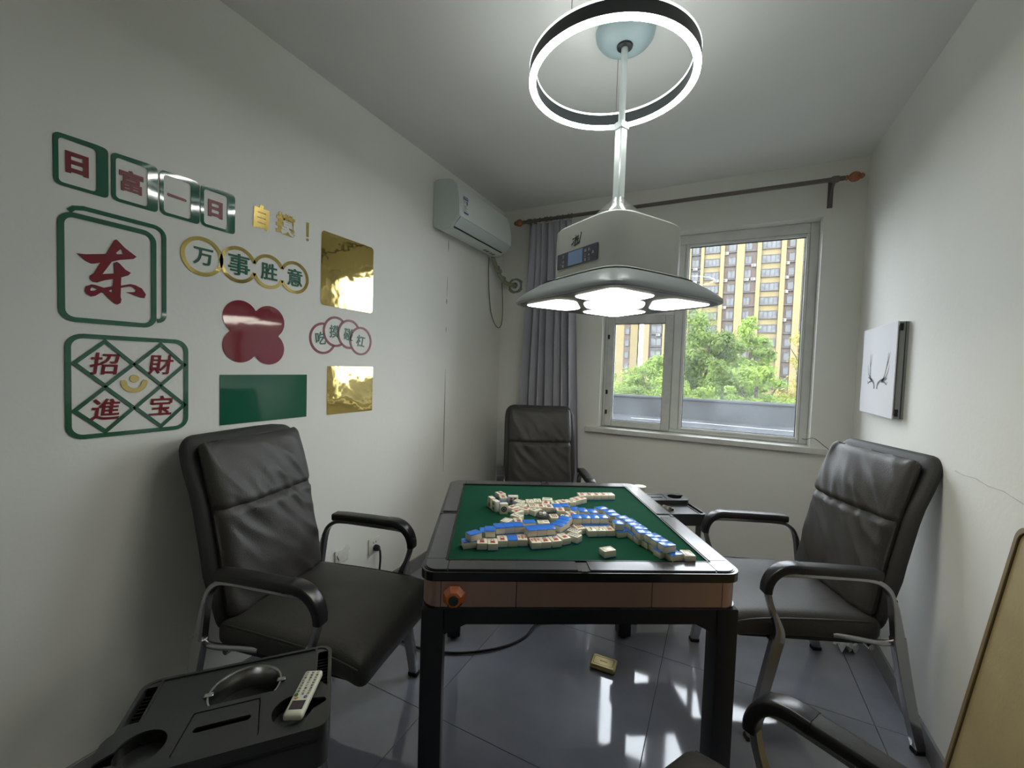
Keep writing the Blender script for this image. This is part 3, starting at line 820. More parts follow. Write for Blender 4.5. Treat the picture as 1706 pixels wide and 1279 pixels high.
# pipes to the wall hole
def path_ob(name, pts, r, m, k=8, n=8, parent=None, **kw):
    b = NB(); sweep(b, smooth_path(pts, k), circ(r, n)); return ob(name, b, m, parent, **kw)
pipe = path_ob('refrigerant_pipe', [(.05, -.26, 2.262), (.05, -.22, 2.22), (.055, -.14, 2.14), (.085, -.08, 2.085), (.125, -.03, 2.075), (.135, .02, 2.073)], .017, 'tape', category='pipe', label='yellowish wrapped pipe bundle bending from the air conditioner to the back wall')
b = NB()
for i, (y, z) in enumerate(((-.185, 2.19), (-.165, 2.165), (-.115, 2.115))): lathe(b, [(.0, -.01), (.021, -.008), (.021, .008), (0, .01)], 12, axis='y', c=(.055 + .01 * i, y, z))
ob('foam_wrap', b, 'foam', pipe)
b = NB(); lathe(b, [(.026, -.001), (.026, -.012), (.045, -.012), (.045, -.001)], 28, axis='y')
wp = ob('wall_sleeve', b, 'white_plastic', loc=(.137, 0, 2.073), category='pipe cover', label='round white pipe sleeve on a ragged plaster patch of the back wall')
r_ = random.Random(3)
pts = [((.064 if abs(math.cos(a * PI / 12)) + abs(math.sin(a * PI / 12)) < 1.3 else .076) * math.cos(a * PI / 12) * r_.uniform(.92, 1.06), .064 * math.sin(a * PI / 12) * r_.uniform(.95, 1.08)) for a in range(24)]
b = plate_bm(pts, [], .0008); bmesh.ops.transform(b, matrix=Matrix(((1, 0, 0, 0), (0, 0, -1, 0), (0, 1, 0, 0), (0, 0, 0, 1))), verts=b.verts)
ob('plaster_patch', b, 'foam', wp, smooth=False)
path_ob('cable', [(.02, -.27, 2.262), (.015, -.26, 2.15), (.012, -.235, 1.98), (.012, -.19, 1.81), (.02, -.11, 1.715), (.03, -.055, 1.72), (.035, -.035, 1.80), (.04, -.05, 1.95), (.05, -.09, 2.088)], .0032, 'grey_cable', label='thin grey cable hanging in a loop below the air conditioner', category='cable')
# ------------------------------------------------------------------ curtain and rod
rod = empty('curtain_rod', (1.31, -.12, 2.56), label='brown grey curtain rod with turned wooden finials above the window', category='curtain rod')
b = NB(); lathe(b, [(.0135, -1.05), (.0135, 1.05)], 16, axis='x', cap=True); ob('rod', b, 'rod', rod)
fp = [(0, 0), (.012, .003), (.016, .010), (.010, .018), (.018, .024), (.027, .036), (.029, .05), (.024, .066), (.015, .076), (.018, .082), (.010, .092), (.002, .097)]
for s in (-1, 1):
    b = NB(); lathe(b, [(r, s * (1.05 + h)) for r, h in fp], 20, axis='x')
    ob('finial', b, 'wood', rod, label='carved reddish wooden finial')
    b = NB()
    x = s * 1.005
    sweep(b, smooth_path([(x, .119, -.10), (x, .09, -.06), (x, .05, -.02), (x, 0, -.012)]), rrect(.007, .005, .002, 1), up=(1, 0, 0))
    box(b, x - .014, .112, -.13, x + .014, .1195, .03, bev=.002, seg=1)
    lathe(b, [(.016, x - .02), (.02, x - .012), (.02, x + .012), (.016, x + .02)], 16, axis='x', cap=True)
    ob('bracket', b, 'rod', rod)
cur = empty('curtain', (.5, -.12, 2.54), label='grey pleated curtain gathered at the left side of the window', category='curtain')
b = NB()
NU, NV = 150, 40
def cw(u, v):
    # v 0 top .. 1 bottom
    z = 2.535 - v * 2.47
    xl = .305 - .095 * v ** 1.1 ; xr = .665 + .16 * v ** .8
    ph = u * 2 * PI * 7.5 + .5 * math.sin(v * 3 + u * 5)
    amp = (.020 + .028 * min(1, v * 2.5)) * (1 + .3 * math.sin(u * 17))
    x = xl + (xr - xl) * u + .006 * math.sin(2 * ph) * (1 - v * .4)
    y = amp * math.sin(ph) + .006 * math.sin(ph * 2.3 + 1) + .004 * math.sin(v * 9 + u * 30)
    y = min(y, .105)
    return (x - .5, y, z - 2.54)
g = [[b.verts.new(cw(i / NU, j / NV)) for j in range(NV + 1)] for i in range(NU + 1)]
for i in range(NU):
    for j in range(NV): b.faces.new((g[i][j], g[i + 1][j], g[i + 1][j + 1], g[i][j + 1]))
cl = ob('curtain_cloth', b, 'curtain', cur)
md = cl.modifiers.new('thickness', 'SOLIDIFY'); md.thickness = .002
rm = fin(lathe(NB(), [(.0165 + .003 * math.cos(a), .003 * math.sin(a)) for a in [2 * PI * i / 8 for i in range(9)]], 20, axis='x'), 'rod')
for i in range(12):
    link('curtain_ring', rm, cur, (.30 + i * .033 + .012 * math.sin(i * 2) - .5, 0, .0205), (0, .15 * math.sin(i * 3), .2 * math.sin(i)))
# ------------------------------------------------------------------ canvas box on the right wall
cv = empty('wall_picture', (W - .0005, -.55, 1.41), label='square white box picture of grey antlers on the right wall', category='picture')
b = NB(); box(b, -.040, -.232, -.218, -.034, .262, .228, bev=.001, seg=1); ob('canvas_front', b, 'canvas', cv, smooth=False)
b = NB(); box(b, -.034, -.230, -.216, 0, .260, .226, bev=.001, seg=1); ob('box_frame', b, 'canvas_side', cv, smooth=False)
b = NB(); box(b, -.036, -.2335, -.200, -.0335, -.2325, .21); box(b, -.012, -.2325, -.216, -.010, -.2305, .226); ob('frame_groove', b, 'gasket', cv, smooth=False)
for z in (-.205, .185):
    b = NB(); box(b, -.031, -.2335, z, -.020, -.2302, z + .032); ob('corner_clip', b, 'rubber', cv, smooth=False)
b = NB()
# coordinates on the canvas in (y, z) world, drawn as tapering strokes
strokes = [([(-.555, 1.322), (-.562, 1.345), (-.595, 1.362), (-.64, 1.375), (-.665, 1.41), (-.685, 1.46), (-.69, 1.50)], .018, .003),
           ([(-.672, 1.425), (-.695, 1.46), (-.712, 1.50)], .008, .002), ([(-.64, 1.372), (-.675, 1.385), (-.705, 1.42), (-.708, 1.44)], .010, .002), ([(-.61, 1.362), (-.66, 1.358), (-.685, 1.348), (-.695, 1.36)], .012, .004), ([(-.625, 1.368), (-.665, 1.37), (-.69, 1.378)], .016, .006),
           ([(-.515, 1.322), (-.505, 1.348), (-.475, 1.365), (-.445, 1.378), (-.435, 1.41), (-.432, 1.46), (-.425, 1.50)], .017, .003),
           ([(-.434, 1.43), (-.447, 1.47), (-.452, 1.50)], .007, .002), ([(-.45, 1.378), (-.415, 1.395), (-.400, 1.43), (-.398, 1.445)], .009, .002), ([(-.475, 1.362), (-.43, 1.355), (-.41, 1.348), (-.402, 1.362)], .011, .004), ([(-.47, 1.366), (-.44, 1.374), (-.412, 1.38)], .016, .005)]
for pth, w0, w1 in strokes:
    P = smooth_path([(p[0], p[1], 0) for p in pth], 5); n = len(P); L_ = []
    for i, p in enumerate(P):
        t = (P[min(i + 1, n - 1)] - P[max(i - 1, 0)]).normalized(); w = w0 + (w1 - w0) * i / (n - 1)
        o_ = Vector((-t.y, t.x, 0)) * w / 2
        L_.append((b.verts.new((-.0408, p.x + o_.x + .55, p.y + o_.y - 1.41)), b.verts.new((-.0408, p.x - o_.x + .55, p.y - o_.y - 1.41))))
    for p, q in zip(L_, L_[1:]): b.faces.new((p[0], p[1], q[1], q[0]))
ob('antler_print', b, 'antler', cv, smooth=False)
# ------------------------------------------------------------------ wall decorations (left wall): plate x -> +Y, y -> +Z, z -> +X
SW = Matrix(((0, 0, 1, .0004), (1, 0, 0, 0), (0, 1, 0, 0), (0, 0, 0, 1)))
def sticker(name, bm, m, parent=None, c=(0, 0), off=0.0, **kw):
    bmesh.ops.transform(bm, matrix=SW, verts=bm.verts)
    bmesh.ops.translate(bm, vec=(off, -c[0], -c[1]), verts=bm.verts)
    o = ob(name, bm, m, parent, smooth=False, **kw)
    if parent is None: o.location = (0, c[0], c[1])
    return o
TH_ = .002
def glyph(s, h, y, z, rot=0, bold=0.0, sx=1.0, shear=0.0):
    bm = text_bm(s, h, TH_, bold, sx, shear, 4)
    bmesh.ops.transform(bm, matrix=Matrix.Translation((y, z, 0)) @ Matrix.Rotation(rot, 4, 'Z'), verts=bm.verts)
    return bm
four = [('日', -2.754, .094, 'first'), ('富', -2.625, .098, 'second'), ('一', -2.497, .092, 'third'), ('日', -2.371, .092, 'fourth')]
names = ['green outlined wall tile with red 日, far left of the top row', 'green outlined wall tile with red 富, second in the top row', 'green outlined wall tile with single red stroke 一 in the top row', 'green outlined wall tile with red 日, right end of the top row']
for (ch, y0, h, _), lab_ in zip(four, names):
    y1 = y0 + .122; z0, z1 = 1.862, 2.012
    outer = rounded([(y0, z0), (y1, z0), (y1, z1 + .002), (y1 - .03, z1 + .004), (y0, z1)], [.02, .014, .028, .01, .016])
    hole = rr2(y0 + .011, z0 + .010, y1 - .028, z1 - .012, .010, 4)
    c = ((y0 + y1) / 2, (z0 + z1) / 2)
    st = sticker('wall_sticker', plate_bm(outer, [hole], TH_), 'green', c=c, label=lab_, category='wall sticker', group='tile shaped stickers of the top row')
    gy_ = y0 + .051
    g_ = glyph(ch, .066 if ch == '富' else (.062 if ch == '日' else .012), gy_, 1.937, bold=.0032 if ch != '富' else .0014, sx=1.0) if ch != '一' else plate_bm([(gy_ - .030, 1.935), (gy_ - .028, 1.941), (gy_ + .026, 1.938), (gy_ + .030, 1.934), (gy_ + .028, 1.930), (gy_ - .026, 1.931)], [], TH_)
    sticker('glyph', g_, 'red_letter', st, c)
# 东 tile
c = (-2.627, 1.63)
b = NB(); ribbon(b, rr2(-2.740, 1.473, -2.515, 1.785, .03, 6), .015, TH_, closed=True)
st = sticker('wall_sticker', b, 'green', c=c, label='large green outlined mahjong tile sticker with red character 东', category='wall sticker')
b = NB(); ribbon(b, [(-2.722, 1.794), (-2.712, 1.806), (-2.69, 1.812), (-2.50, 1.812)][:3] + arc(-2.515, 1.782, .03, PI / 2, 0, 6) + arc(-2.505, 1.512, .020, 0, -PI / 2, 5), .013, TH_)
sticker('tile_back_outline', b, 'green', st, c)
DO = [(-2.705, 1.673), (-2.687, 1.675), (-2.639, 1.688), (-2.619, 1.736), (-2.615, 1.74), (-2.611, 1.739), (-2.592, 1.719), (-2.562, 1.698), (-2.57, 1.689), (-2.606, 1.677), (-2.625, 1.667), (-2.648, 1.623), (-2.619, 1.631), (-2.62, 1.664), (-2.613, 1.67), (-2.606, 1.666), (-2.591, 1.649), (-2.577, 1.642), (-2.584, 1.632), (-2.602, 1.622), (-2.603, 1.595), (-2.579, 1.605), (-2.566, 1.604), (-2.548, 1.596), (-2.537, 1.578), (-2.541, 1.565), (-2.552, 1.565), (-2.59, 1.576), (-2.566, 1.581), (-2.563, 1.588), (-2.571, 1.596), (-2.581, 1.597), (-2.603, 1.588), (-2.604, 1.56), (-2.602, 1.55), (-2.604, 1.539), (-2.612, 1.533), (-2.618, 1.535), (-2.633, 1.549), (-2.646, 1.565), (-2.651, 1.565), (-2.665, 1.552), (-2.675, 1.548), (-2.686, 1.555), (-2.689, 1.565), (-2.686, 1.578), (-2.674, 1.586), (-2.665, 1.586), (-2.645, 1.581), (-2.623, 1.59), (-2.621, 1.613), (-2.642, 1.605), (-2.661, 1.594), (-2.671, 1.594), (-2.678, 1.603), (-2.677, 1.612), (-2.668, 1.621), (-2.652, 1.658), (-2.665, 1.652), (-2.674, 1.65), (-2.687, 1.656)]
DH = [[(-2.615, 1.697), (-2.603, 1.713), (-2.599, 1.709), (-2.597, 1.698), (-2.612, 1.694)], [(-2.677, 1.569), (-2.674, 1.577), (-2.667, 1.577), (-2.659, 1.574), (-2.667, 1.568), (-2.676, 1.566)], [(-2.633, 1.573), (-2.624, 1.581), (-2.624, 1.568)]]
sticker('glyph', plate_bm(DO, DH, TH_), 'red_letter', st, c)
# 招財進宝 square
c = (-2.573, 1.268)
b = NB(); ribbon(b, rr2(-2.728, 1.113, -2.418, 1.425, .035, 6), .014, TH_, closed=True)
for y, z in ((-2.643, 1.341), (-2.495, 1.341), (-2.643, 1.195), (-2.495, 1.195)):
    ribbon(b, [(y - .072, z), (y, z + .071), (y + .072, z), (y, z - .071)], .011, TH_, closed=True)
st = sticker('wall_sticker', b, 'green', c=c, label='green square sticker of crossed diamonds with red characters 招財進宝', category='wall sticker')
for s, y, z in (('招', -2.643, 1.341), ('財', -2.495, 1.341), ('進', -2.643, 1.195), ('宝', -2.495, 1.198)):
    sticker('glyph', glyph(s, .068, y, z, bold=.0010, shear=.12), 'red_letter', st, c)
b = plate_bm([arc(-2.569, 1.293, .0125, 0, 2 * PI * .96, 20), arc(-2.569, 1.282, .036, PI * 1.02, PI * 1.98, 14) + [(-2.534, 1.287), (-2.543, 1.289), (-2.549, 1.283)] + arc(-2.569, 1.279, .019, -.3, -PI + .3, 8) + [(-2.589, 1.283), (-2.595, 1.289), (-2.604, 1.287)]], [], TH_)
sticker('ingot', b, 'yellow', st, c)
# 自摸！
c = (-2.05, 1.967)
st = sticker('wall_sticker', glyph('自', .090, -2.142, 1.967, bold=.0048, sx=.85, shear=.05), 'gold_flat', c=c, label='gold wall lettering 自摸！ above the gold rectangles', category='wall sticker')
sticker('glyph', glyph('摸', .084, -2.032, 1.970, bold=.0034, rot=-.05, sx=.98), 'gold_flat', st, c)
sticker('glyph', plate_bm([[(-1.928, 1.948), (-1.929, 2.014), (-1.917, 2.014), (-1.918, 1.948)], arc(-1.923, 1.935, .0065, 0, 2 * PI * .95, 12)], [], TH_), 'gold_flat', st, c)
# 万事胜意 chain of circles
c = (-2.175, 1.748)
b = NB(); cs = [(-2.364, 1.748), (-2.233, 1.748), (-2.108, 1.747), (-1.987, 1.747)]
for i, (y, z) in enumerate(cs):
    a0 = 0.0 if i == len(cs) - 1 else math.acos(min(1, (cs[i + 1][0] - y) / 2 / .0655)); a1 = 0.0 if i == 0 else math.acos(min(1, (y - cs[i - 1][0]) / 2 / .0655))
    if i == 0: ribbon(b, arc(y, z, .0655, a0, 2 * PI - a0, 40), .0135, TH_)
    elif i == len(cs) - 1: ribbon(b, arc(y, z, .0655, -PI + a1, PI - a1, 40), .0135, TH_)
    else:
        ribbon(b, arc(y, z, .0655, a0, PI - a1, 24), .0135, TH_); ribbon(b, arc(y, z, .0655, -PI + a1, -a0, 24), .0135, TH_)
st = sticker('wall_sticker', b, 'gold', c=c, label='gold chain of four joined circles around green characters 万事胜意', category='wall sticker')
for s, (y, z), h in zip('万事胜意', cs, (.066, .084, .070, .076)):
    sticker('glyph', glyph(s, h, y + .002, z, bold=.0013), 'green_letter', st, c)
# clover
c = (-2.164, 1.480)
cc = [(-.060, .058), (.060, .052), (-.060, -.056), (.060, -.062)]
pts = []
for i in range(96):
    a = 2 * PI * i / 96; d = Vector((math.cos(a), math.sin(a))); best = 0
    for y, z in cc:
        q = Vector((y, z)); pr = q.dot(d); disc = .069 ** 2 - (q.length_squared - pr * pr)
        if disc > 0: best = max(best, pr + math.sqrt(disc))
    pts.append((c[0] + d.x * best, c[1] + d.y * best))
sticker('wall_sticker', plate_bm(pts, [], TH_), 'red', c=c, label='plain dark red four-lobed clover sticker on the wall', category='wall sticker')
c = (-2.109, 1.205); sticker('wall_sticker', plate_bm(rr2(-2.302, 1.105, -1.918, 1.305, .001, 1), [], TH_), 'green', c=c, label='plain glossy green rectangle sticker below the red clover', category='wall sticker')
c = (-1.679, 1.824); sticker('wall_sticker', plate_bm(rr2(-1.847, 1.646, -1.511, 2.005, .018, 4), [], TH_), 'gold', c=c, label='large gold mirror rectangle with rounded corners on the wall', category='wall sticker')
c = (-1.651, 1.225); sticker('wall_sticker', plate_bm(rr2(-1.803, 1.102, -1.50, 1.347, .001, 1), [], TH_), 'gold', c=c, label='smaller square-cornered gold mirror sticker low on the wall', category='wall sticker')
# 吃摸碰杠
c = (-1.71, 1.505); b = NB(); cs = [(-1.830, 1.483), (-1.755, 1.522), (-1.668, 1.516), (-1.590, 1.486)]; rr_ = .0715
for i, (y, z) in enumerate(cs):
    def hid(a):
        p = (y + rr_ * math.cos(a), z + rr_ * math.sin(a))
        return any((p[0] - q[0]) ** 2 + (p[1] - q[1]) ** 2 < (rr_) ** 2 for q in cs[i + 1:i + 2])
    run = []
    st_a = next((k for k in range(120) if hid(2 * PI * k / 120) and not hid(2 * PI * (k + 1) / 120)), 0) if i < 3 else 0
    for k in range(121):
        a = 2 * PI * (st_a + 1 + k) / 120
        if i == 3 or not hid(a): run.append((y + rr_ * math.cos(a), z + rr_ * math.sin(a)))
        elif run: break
    ribbon(b, run, .011, TH_)
st = sticker('wall_sticker', b, 'red_letter', c=c, label='four overlapping red rings around green characters 吃摸碰杠', category='wall sticker')
for s, (y, z), rot, dx in zip('吃摸碰杠', cs, (.12, 0, -.12, -.15), (-.014, -.008, -.006, 0)):
    sticker('glyph', glyph(s, .062, y + dx, z, rot=rot, bold=.0008, sx=.92), 'green_letter', st, c)
# ------------------------------------------------------------------ sockets
so = empty('wall_socket', (.0005, -1.467, .312), label='white wall socket with a black plug in it', category='socket')
b = NB(); box(b, 0, -.042, -.046, .008, .042, .046, bev=.003); ob('faceplate', b, 'white_plastic', so)
b = NB()
for y, z in ((-.010, .020), (.010, .020)): box(b, .0078, y - .002, z - .005, .0086, y + .002, z + .005)
ob('socket_slot', b, 'gasket', so, smooth=False)
pl = empty('power_plug', (.0095, -1.462, .300), label='black plug and its long power cord trailing across the floor', category='power cord')
b = NB(); lathe(b, [(.017, 0), (.018, .012), (.015, .024), (.008, .032)], 20, axis='x', cap=True); ob('plug', b, 'rubber', pl)
cord = [(.036, -1.462, .300), (.05, -1.464, .28), (.055, -1.47, .20), (.06, -1.50, .06), (.10, -1.60, .009), (.17, -1.78, .008), (.235, -1.90, .008), (.33, -1.955, .008), (.41, -1.955, .008), (.435, -1.89, .008), (.395, -1.79, .008), (.365, -1.72, .008), (.40, -1.69, .008), (.53, -1.685, .008), (.70, -1.628, .008), (.855, -1.50, .008), (.93, -1.37, .008), (.94, -1.24, .008), (1.0, -1.18, .02)]
b = NB(); sweep(b, smooth_path([(p[0] - .0095, p[1] + 1.462, p[2] - .300) for p in cord], 8), circ(.0058, 8)); ob('cord', b, 'cable', pl)
s2 = empty('wall_socket', (.0005, -1.70, .345), label='white wall box with a lifted cover beside the chair seat', category='socket')
b = NB(); box(b, 0, -.043, -.035, .010, .043, .035, bev=.003); ob('faceplate', b, 'white_plastic', s2)
b = NB(); box(b, .010, -.040, .0, .014, .040, .034, bev=.001, mtx=Matrix.Translation((.012, 0, .03)) @ Matrix.Rotation(.5, 4, 'X') @ Matrix.Translation((-.01, 0, -.03))); ob('cover_flap', b, 'white_plastic', s2)
path_ob('cable', [(2.262, .09, .958), (2.275, .03, .965), (2.30, -.05, .985), (2.34, -.10, .955), (2.38, -.13, .90), (2.40, -.10, .70), (2.42, -.04, .3), (2.43, -.03, .10)], .0022, 'cable', label='thin black cable rising from the corner of the window sill', category='cable')
# ------------------------------------------------------------------ chairs
def prof_x(z):   # front of the seat back
    pts = [(.44, -.095), (.68, -.137), (.84, -.172), (1.0, -.218), (1.10, -.245)]
    if z <= pts[0][0]: return pts[0][1]
    for (a, xa), (c, xc) in zip(pts, pts[1:]):
        if z <= c: return xa + (xc - xa) * (z - a) / (c - a)
    return pts[-1][1]
def wr(p, s=1.0):
    n = noise.noise(Vector((p.x * 6, p.y * 5, p.z * 16)) * s) * .6 + noise.noise(Vector((p.x * 14 + 3, (p.y + p.z) * 12, (p.z - p.y * .6) * 26))) * .4
    return n
def make_chair(label):
    t = empty('office_chair', (0, 0, 0), label=label, category='chair', group='charcoal leather chairs around the mahjong table')
    # seat
    def sw(p):
        x, y, z = p
        k = 1 + .05 * ((x + .27) / .55)
        z2 = z + (.010 * (1 - (x / .31) ** 2) * (1 - (y / .26) ** 2) if z > 0 else 0) - (.018 * max(0, (x - .18) / .1) ** 2)
        d = .004 * noise.noise(Vector((x * 7, y * 7, z * 7)))
        return (x + .132, y * k, z2 + .422 + d)
    ob('seat', soft(.298, .250, .046, .034, 22, 22, 6, sw), 'leather', t)
    b = NB()
    for s in (-1, 1):
        sweep(b, smooth_path([(-.12, s * .243, .456), (.1, s * .253, .458), (.30, s * .262, .452), (.41, s * .262, .428)], 5), circ(.004, 6))
    ob('piping', b, 'leather_dark', t)
    # upholstered shell of the back
    def bw(p):
        z = p.z + .745
        hw = 1.0 - .06 * max(0, (z - .95) / .13) ** 2 - .08 * max(0, (.62 - z) / .15)
        return (prof_x(z) - .072 + p.x - .012 * max(0, (z - .9) / .1), p.y * hw, z)
    ob('backrest', soft(.028, .262, .345, .055, 5, 20, 28, lambda p: bw(p)), 'leather_dark', t)
    # loose cushion with a gathered seam at two thirds of its height
    ZS = .835
    def cw1(p):
        z = p.z + .765
        e = abs(p.y) / .226
        if p.x <= 0: return (prof_x(z) - .030 + p.x, p.y, z)
        s = z - ZS
        puff = .024 * (1 - e ** 2.4) * (1 - abs(p.z / .305) ** 5)
        head = .012 * math.exp(-((s - .10) / .075) ** 2) * (1 - e ** 3)
        groove = -.020 * math.exp(-(s / .011) ** 2) * (1 - .25 * e)
        rid = lambda q: 1 - 2 * abs(noise.noise(q))
        g1 = rid(Vector((p.y * 15 + s * 9, s * 3.2, 1.3))) * math.exp(-abs(s) / .10) * .014
        g2 = rid(Vector(((p.y + s * 1.1) * 9, (s - p.y) * 2.2, 7.7))) * .013 * (.45 + .55 * e)
        g3 = noise.noise(Vector((p.y * 5, z * 4, 3))) * .010
        f = 1 - max(0, (e - .82) / .18)
        ear = .010 * max(0, (e - .8) / .2) * max(0, p.z / .3) ** 4
        return (prof_x(z) - .040 + p.x + puff + head + groove + (g1 + g2 - .006) * f + g3 * f, p.y * (1 + .02 * math.sin(s * 16)), z + ear)
    ob('back_cushion', soft(.030, .226, .305, .030, 6, 56, 76, cw1), 'leather', t)
    # frame
    for s in (-1, 1):
        y = s * .285
        sec = rrect(.015, .010, .003, 1)
        secf = [(a, c) for a, c in rrect(.0085, .017, .003, 1)]
        def leg(pts, nm='leg'):
            wide = nm == 'leg'
            b = NB(); sweep(b, smooth_path(pts, 4), rrect(.0225, .0135, .003, 1) if wide else rrect(.0085, .0145, .003, 1), up=(0, 1, 0), scale=(lambda q: (.82 + .18 * q, 1)) if wide else (lambda q: (1 + 1.5 * max(0, 1 - q * 5) ** 1.0 + 1.2 * max(0, (q - .82) / .18), 1)))
            o = ob(nm, b, 'chrome', t)
            return o
        lf = leg([(.318, y, .014), (.300, y, .11), (.262, y, .30), (.243, y, .392)])
        lr = leg([(-.283, y, .014), (-.25, y, .13), (-.215, y, .27), (-.181, y, .430)])
        for l_, x in ((lf, .318), (lr, -.283)):
            b = NB(); box(b, x - .022, y - .0155, 0, x + .022, y + .0155, .018, bev=.003, seg=1); ob('rubber_foot', b, 'rubber', l_)
        leg([(.243, y, .388), (.239, y, .42), (.250, y, .46), (.274, y, .52), (.287, y, .575), (.278, y, .620), (.248, y, .640), (.19, y, .644), (.05, y, .643), (-.04, y, .642), (-.095, y, .634), (-.135, y, .605), (-.156, y, .555), (-.170, y, .49), (-.182, y, .425)], 'arm_frame')
        b = NB(); sweep(b, [(-.10, y, .660), (-.05, y, .664), (.10, y, .667), (.18, y, .667)], rrect(.027, .016, .010, 3), up=(0, 0, 1)); ob('arm_pad', b, 'arm', t)
        b = NB(); sweep(b, smooth_path([(.175, y, .6675), (.212, y, .668), (.248, y, .657), (.277, y, .630), (.291, y, .597), (.293, y, .570)], 4), rrect(.0165, .029, .009, 3), up=(0, 1, 0), scale=lambda q: (1 - .12 * q, 1 - .25 * q)); ob('arm_cap', b, 'black_gloss', t)
        b = NB(); lathe(b, [(.0, y + s * .0125), (.008, y + s * .0125), (.009, y + s * .010)], 12, axis='y', c=(-.155, 0, .568)); ob('bolt', b, 'rubber', t)
        b = NB(); sweep(b, smooth_path([(-.186, y * .97, .405), (-.13, y * .95, .398), (-.04, y * .90, .402), (.02, y * .86, .402)]), circ(.011, 10)); ob('side_bar', b, 'chrome', t)
    b = NB(); box(b, -.10, -.24, .368, .36, .24, .386, bev=.004); ob('seat_pan', b, 'rubber', t)
    b = NB(); sweep(b, [(.25, -.275, .375), (.25, .275, .375)], circ(.011, 10)); sweep(b, [(-.13, -.24, .357), (-.13, .24, .357)], circ(.011, 10)); ob('crossbar', b, 'chrome', t)
    return t
chair = make_chair('charcoal leather chair at the right wall with wrinkled back cushion')
spots = [((2.103, -1.083), 203.2, None),
         ((.352, -2.168), 11.5, 'charcoal leather chair against the left wall below the stickers'),
         ((.703, -.638), -61.4, 'charcoal leather chair in the back corner in front of the curtain'),
         ((1.971, -2.568), 150, 'nearest charcoal leather chair, only armrest and seat corner in view')]
for i, ((x, y), a, lab_) in enumerate(spots):
    c = chair if i == 0 else copy_tree(chair)
    c.location = (x, y, 0); c.rotation_euler = (0, 0, math.radians(a))
    if lab_: c['label'] = lab_
# ------------------------------------------------------------------ mahjong table
TX, TY, TA = 1.2021, -1.6828, 0.516
tb = empty('mahjong_table', (TX, TY, 0), TA, label='black automatic mahjong table with green felt and rose-copper side panels', category='table')
b = NB(); box(b, -.412, -.412, .770, .412, .412, .785); ob('felt_top', b, 'felt', tb, smooth=False)
b = plate_bm(rrect(.474, .474, .045, 6), [[(p[0], p[1]) for p in rrect(.404, .404, .004, 1)]], .026, .760)
ob('rim_frame', b, 'rim_edge', tb)
b = plate_bm(rrect(.466, .466, .04, 6), [rrect(.462, .462, .038, 6)], .002, .786); ob('rim_lip', b, 'rim_edge', tb)
for k in range(4):
    for s in (-1, 1):
        b = plate_bm(rounded([(s * .018, -.462), (s * .395, -.462), (s * .395, -.408), (s * .018, -.408)], .004, 2), [], .0045, .786)
        ob('rim_panel', b, 'rim', tb, rot=(0, 0, k * PI / 2))
    b = plate_bm(rounded([(.397, -.462), (.440, -.462), (.462, -.440), (.462, -.397), (.408, -.397), (.408, -.408), (.397, -.408)], [.004, .02, .02, .004, .003, .003, .003], 4), [], .0045, .786)
    ob('rim_corner', b, 'rim', tb, rot=(0, 0, k * PI / 2))
    b = NB(); box(b, -.017, -.462, .784, .017, -.408, .787); box(b, -.010, -.470, .786, .010, -.458, .7895, bev=.001, seg=1); ob('side_indicator', b, 'black_plastic', tb, rot=(0, 0, k * PI / 2), smooth=False)
    b = NB(); box(b, -.4045, -.404, .7855, .4045, -.4005, .7905); 
    ob('inner_lip', b, 'black_gloss', tb, rot=(0, 0, k * PI / 2), smooth=False)
# body
b = NB(); loft(b, [(rrect(.464, .464, .05, 6), .683), (rrect(.464, .464, .05, 6), .761)], capb=True, capt=True); ob('body_shell', b, 'rim_edge', tb)
for k in range(4):
    for x0, x1 in ((-.412, -.198), (-.196, .200), (.202, .412)):
        b = NB(); box(b, x0, -.4685, .6825, x1, -.462, .7595, bev=.0008, seg=1)
        ob('side_panel', b, 'copper', tb, rot=(0, 0, k * PI / 2), smooth=False)
    b = NB()
    o_ = [(.414, -.4685)] + [(q[0], q[1]) for q in arc(.4135, -.4135, .055, -PI / 2, 0, 8)] + [(.4685, -.414)]
    i_ = [(.462, -.414)] + [(q[0], q[1]) for q in arc(.4135, -.4135, .0485, 0, -PI / 2, 8)] + [(.414, -.462)]
    pl_ = plate_bm(o_ + i_, [], .077, .6825); ob('corner_panel', pl_, 'copper', tb, rot=(0, 0, k * PI / 2))
b = NB(); loft(b, [(rrect(.468, .468, .05, 6), .676), (rrect(.470, .470, .05, 6), .6822)], capb=True, capt=True); ob('lower_trim', b, 'rim_edge', tb)
for k in range(4):
    b = plate_bm([(-.402, .676), (.402, .676), (.402, .600), (.400, .598), (.340, .628), (-.340, .628), (-.400, .598), (-.402, .600)], [], .03)
    bmesh.ops.transform(b, matrix=Matrix(((1, 0, 0, 0), (0, 0, 1, -.462), (0, 1, 0, 0), (0, 0, 0, 1))), verts=b.verts)
    ob('apron', b, 'table_leg', tb, rot=(0, 0, k * PI / 2), smooth=False)
    b = NB(); box(b, .403, -.468, .012, .468, -.403, .676, bev=.006)
    lg = ob('leg', b, 'table_leg', tb, rot=(0, 0, k * PI / 2))
    b = NB(); lathe(b, [(.022, 0), (.024, .006), (.012, .012)], 14, c=(.4355, -.4355, 0), cap=True); ob('foot', b, 'rubber', lg)
b = NB(); box(b, -.44, -.44, .640, .44, .44, .676); ob('machine_tray', b, 'table_leg', tb, smooth=False)
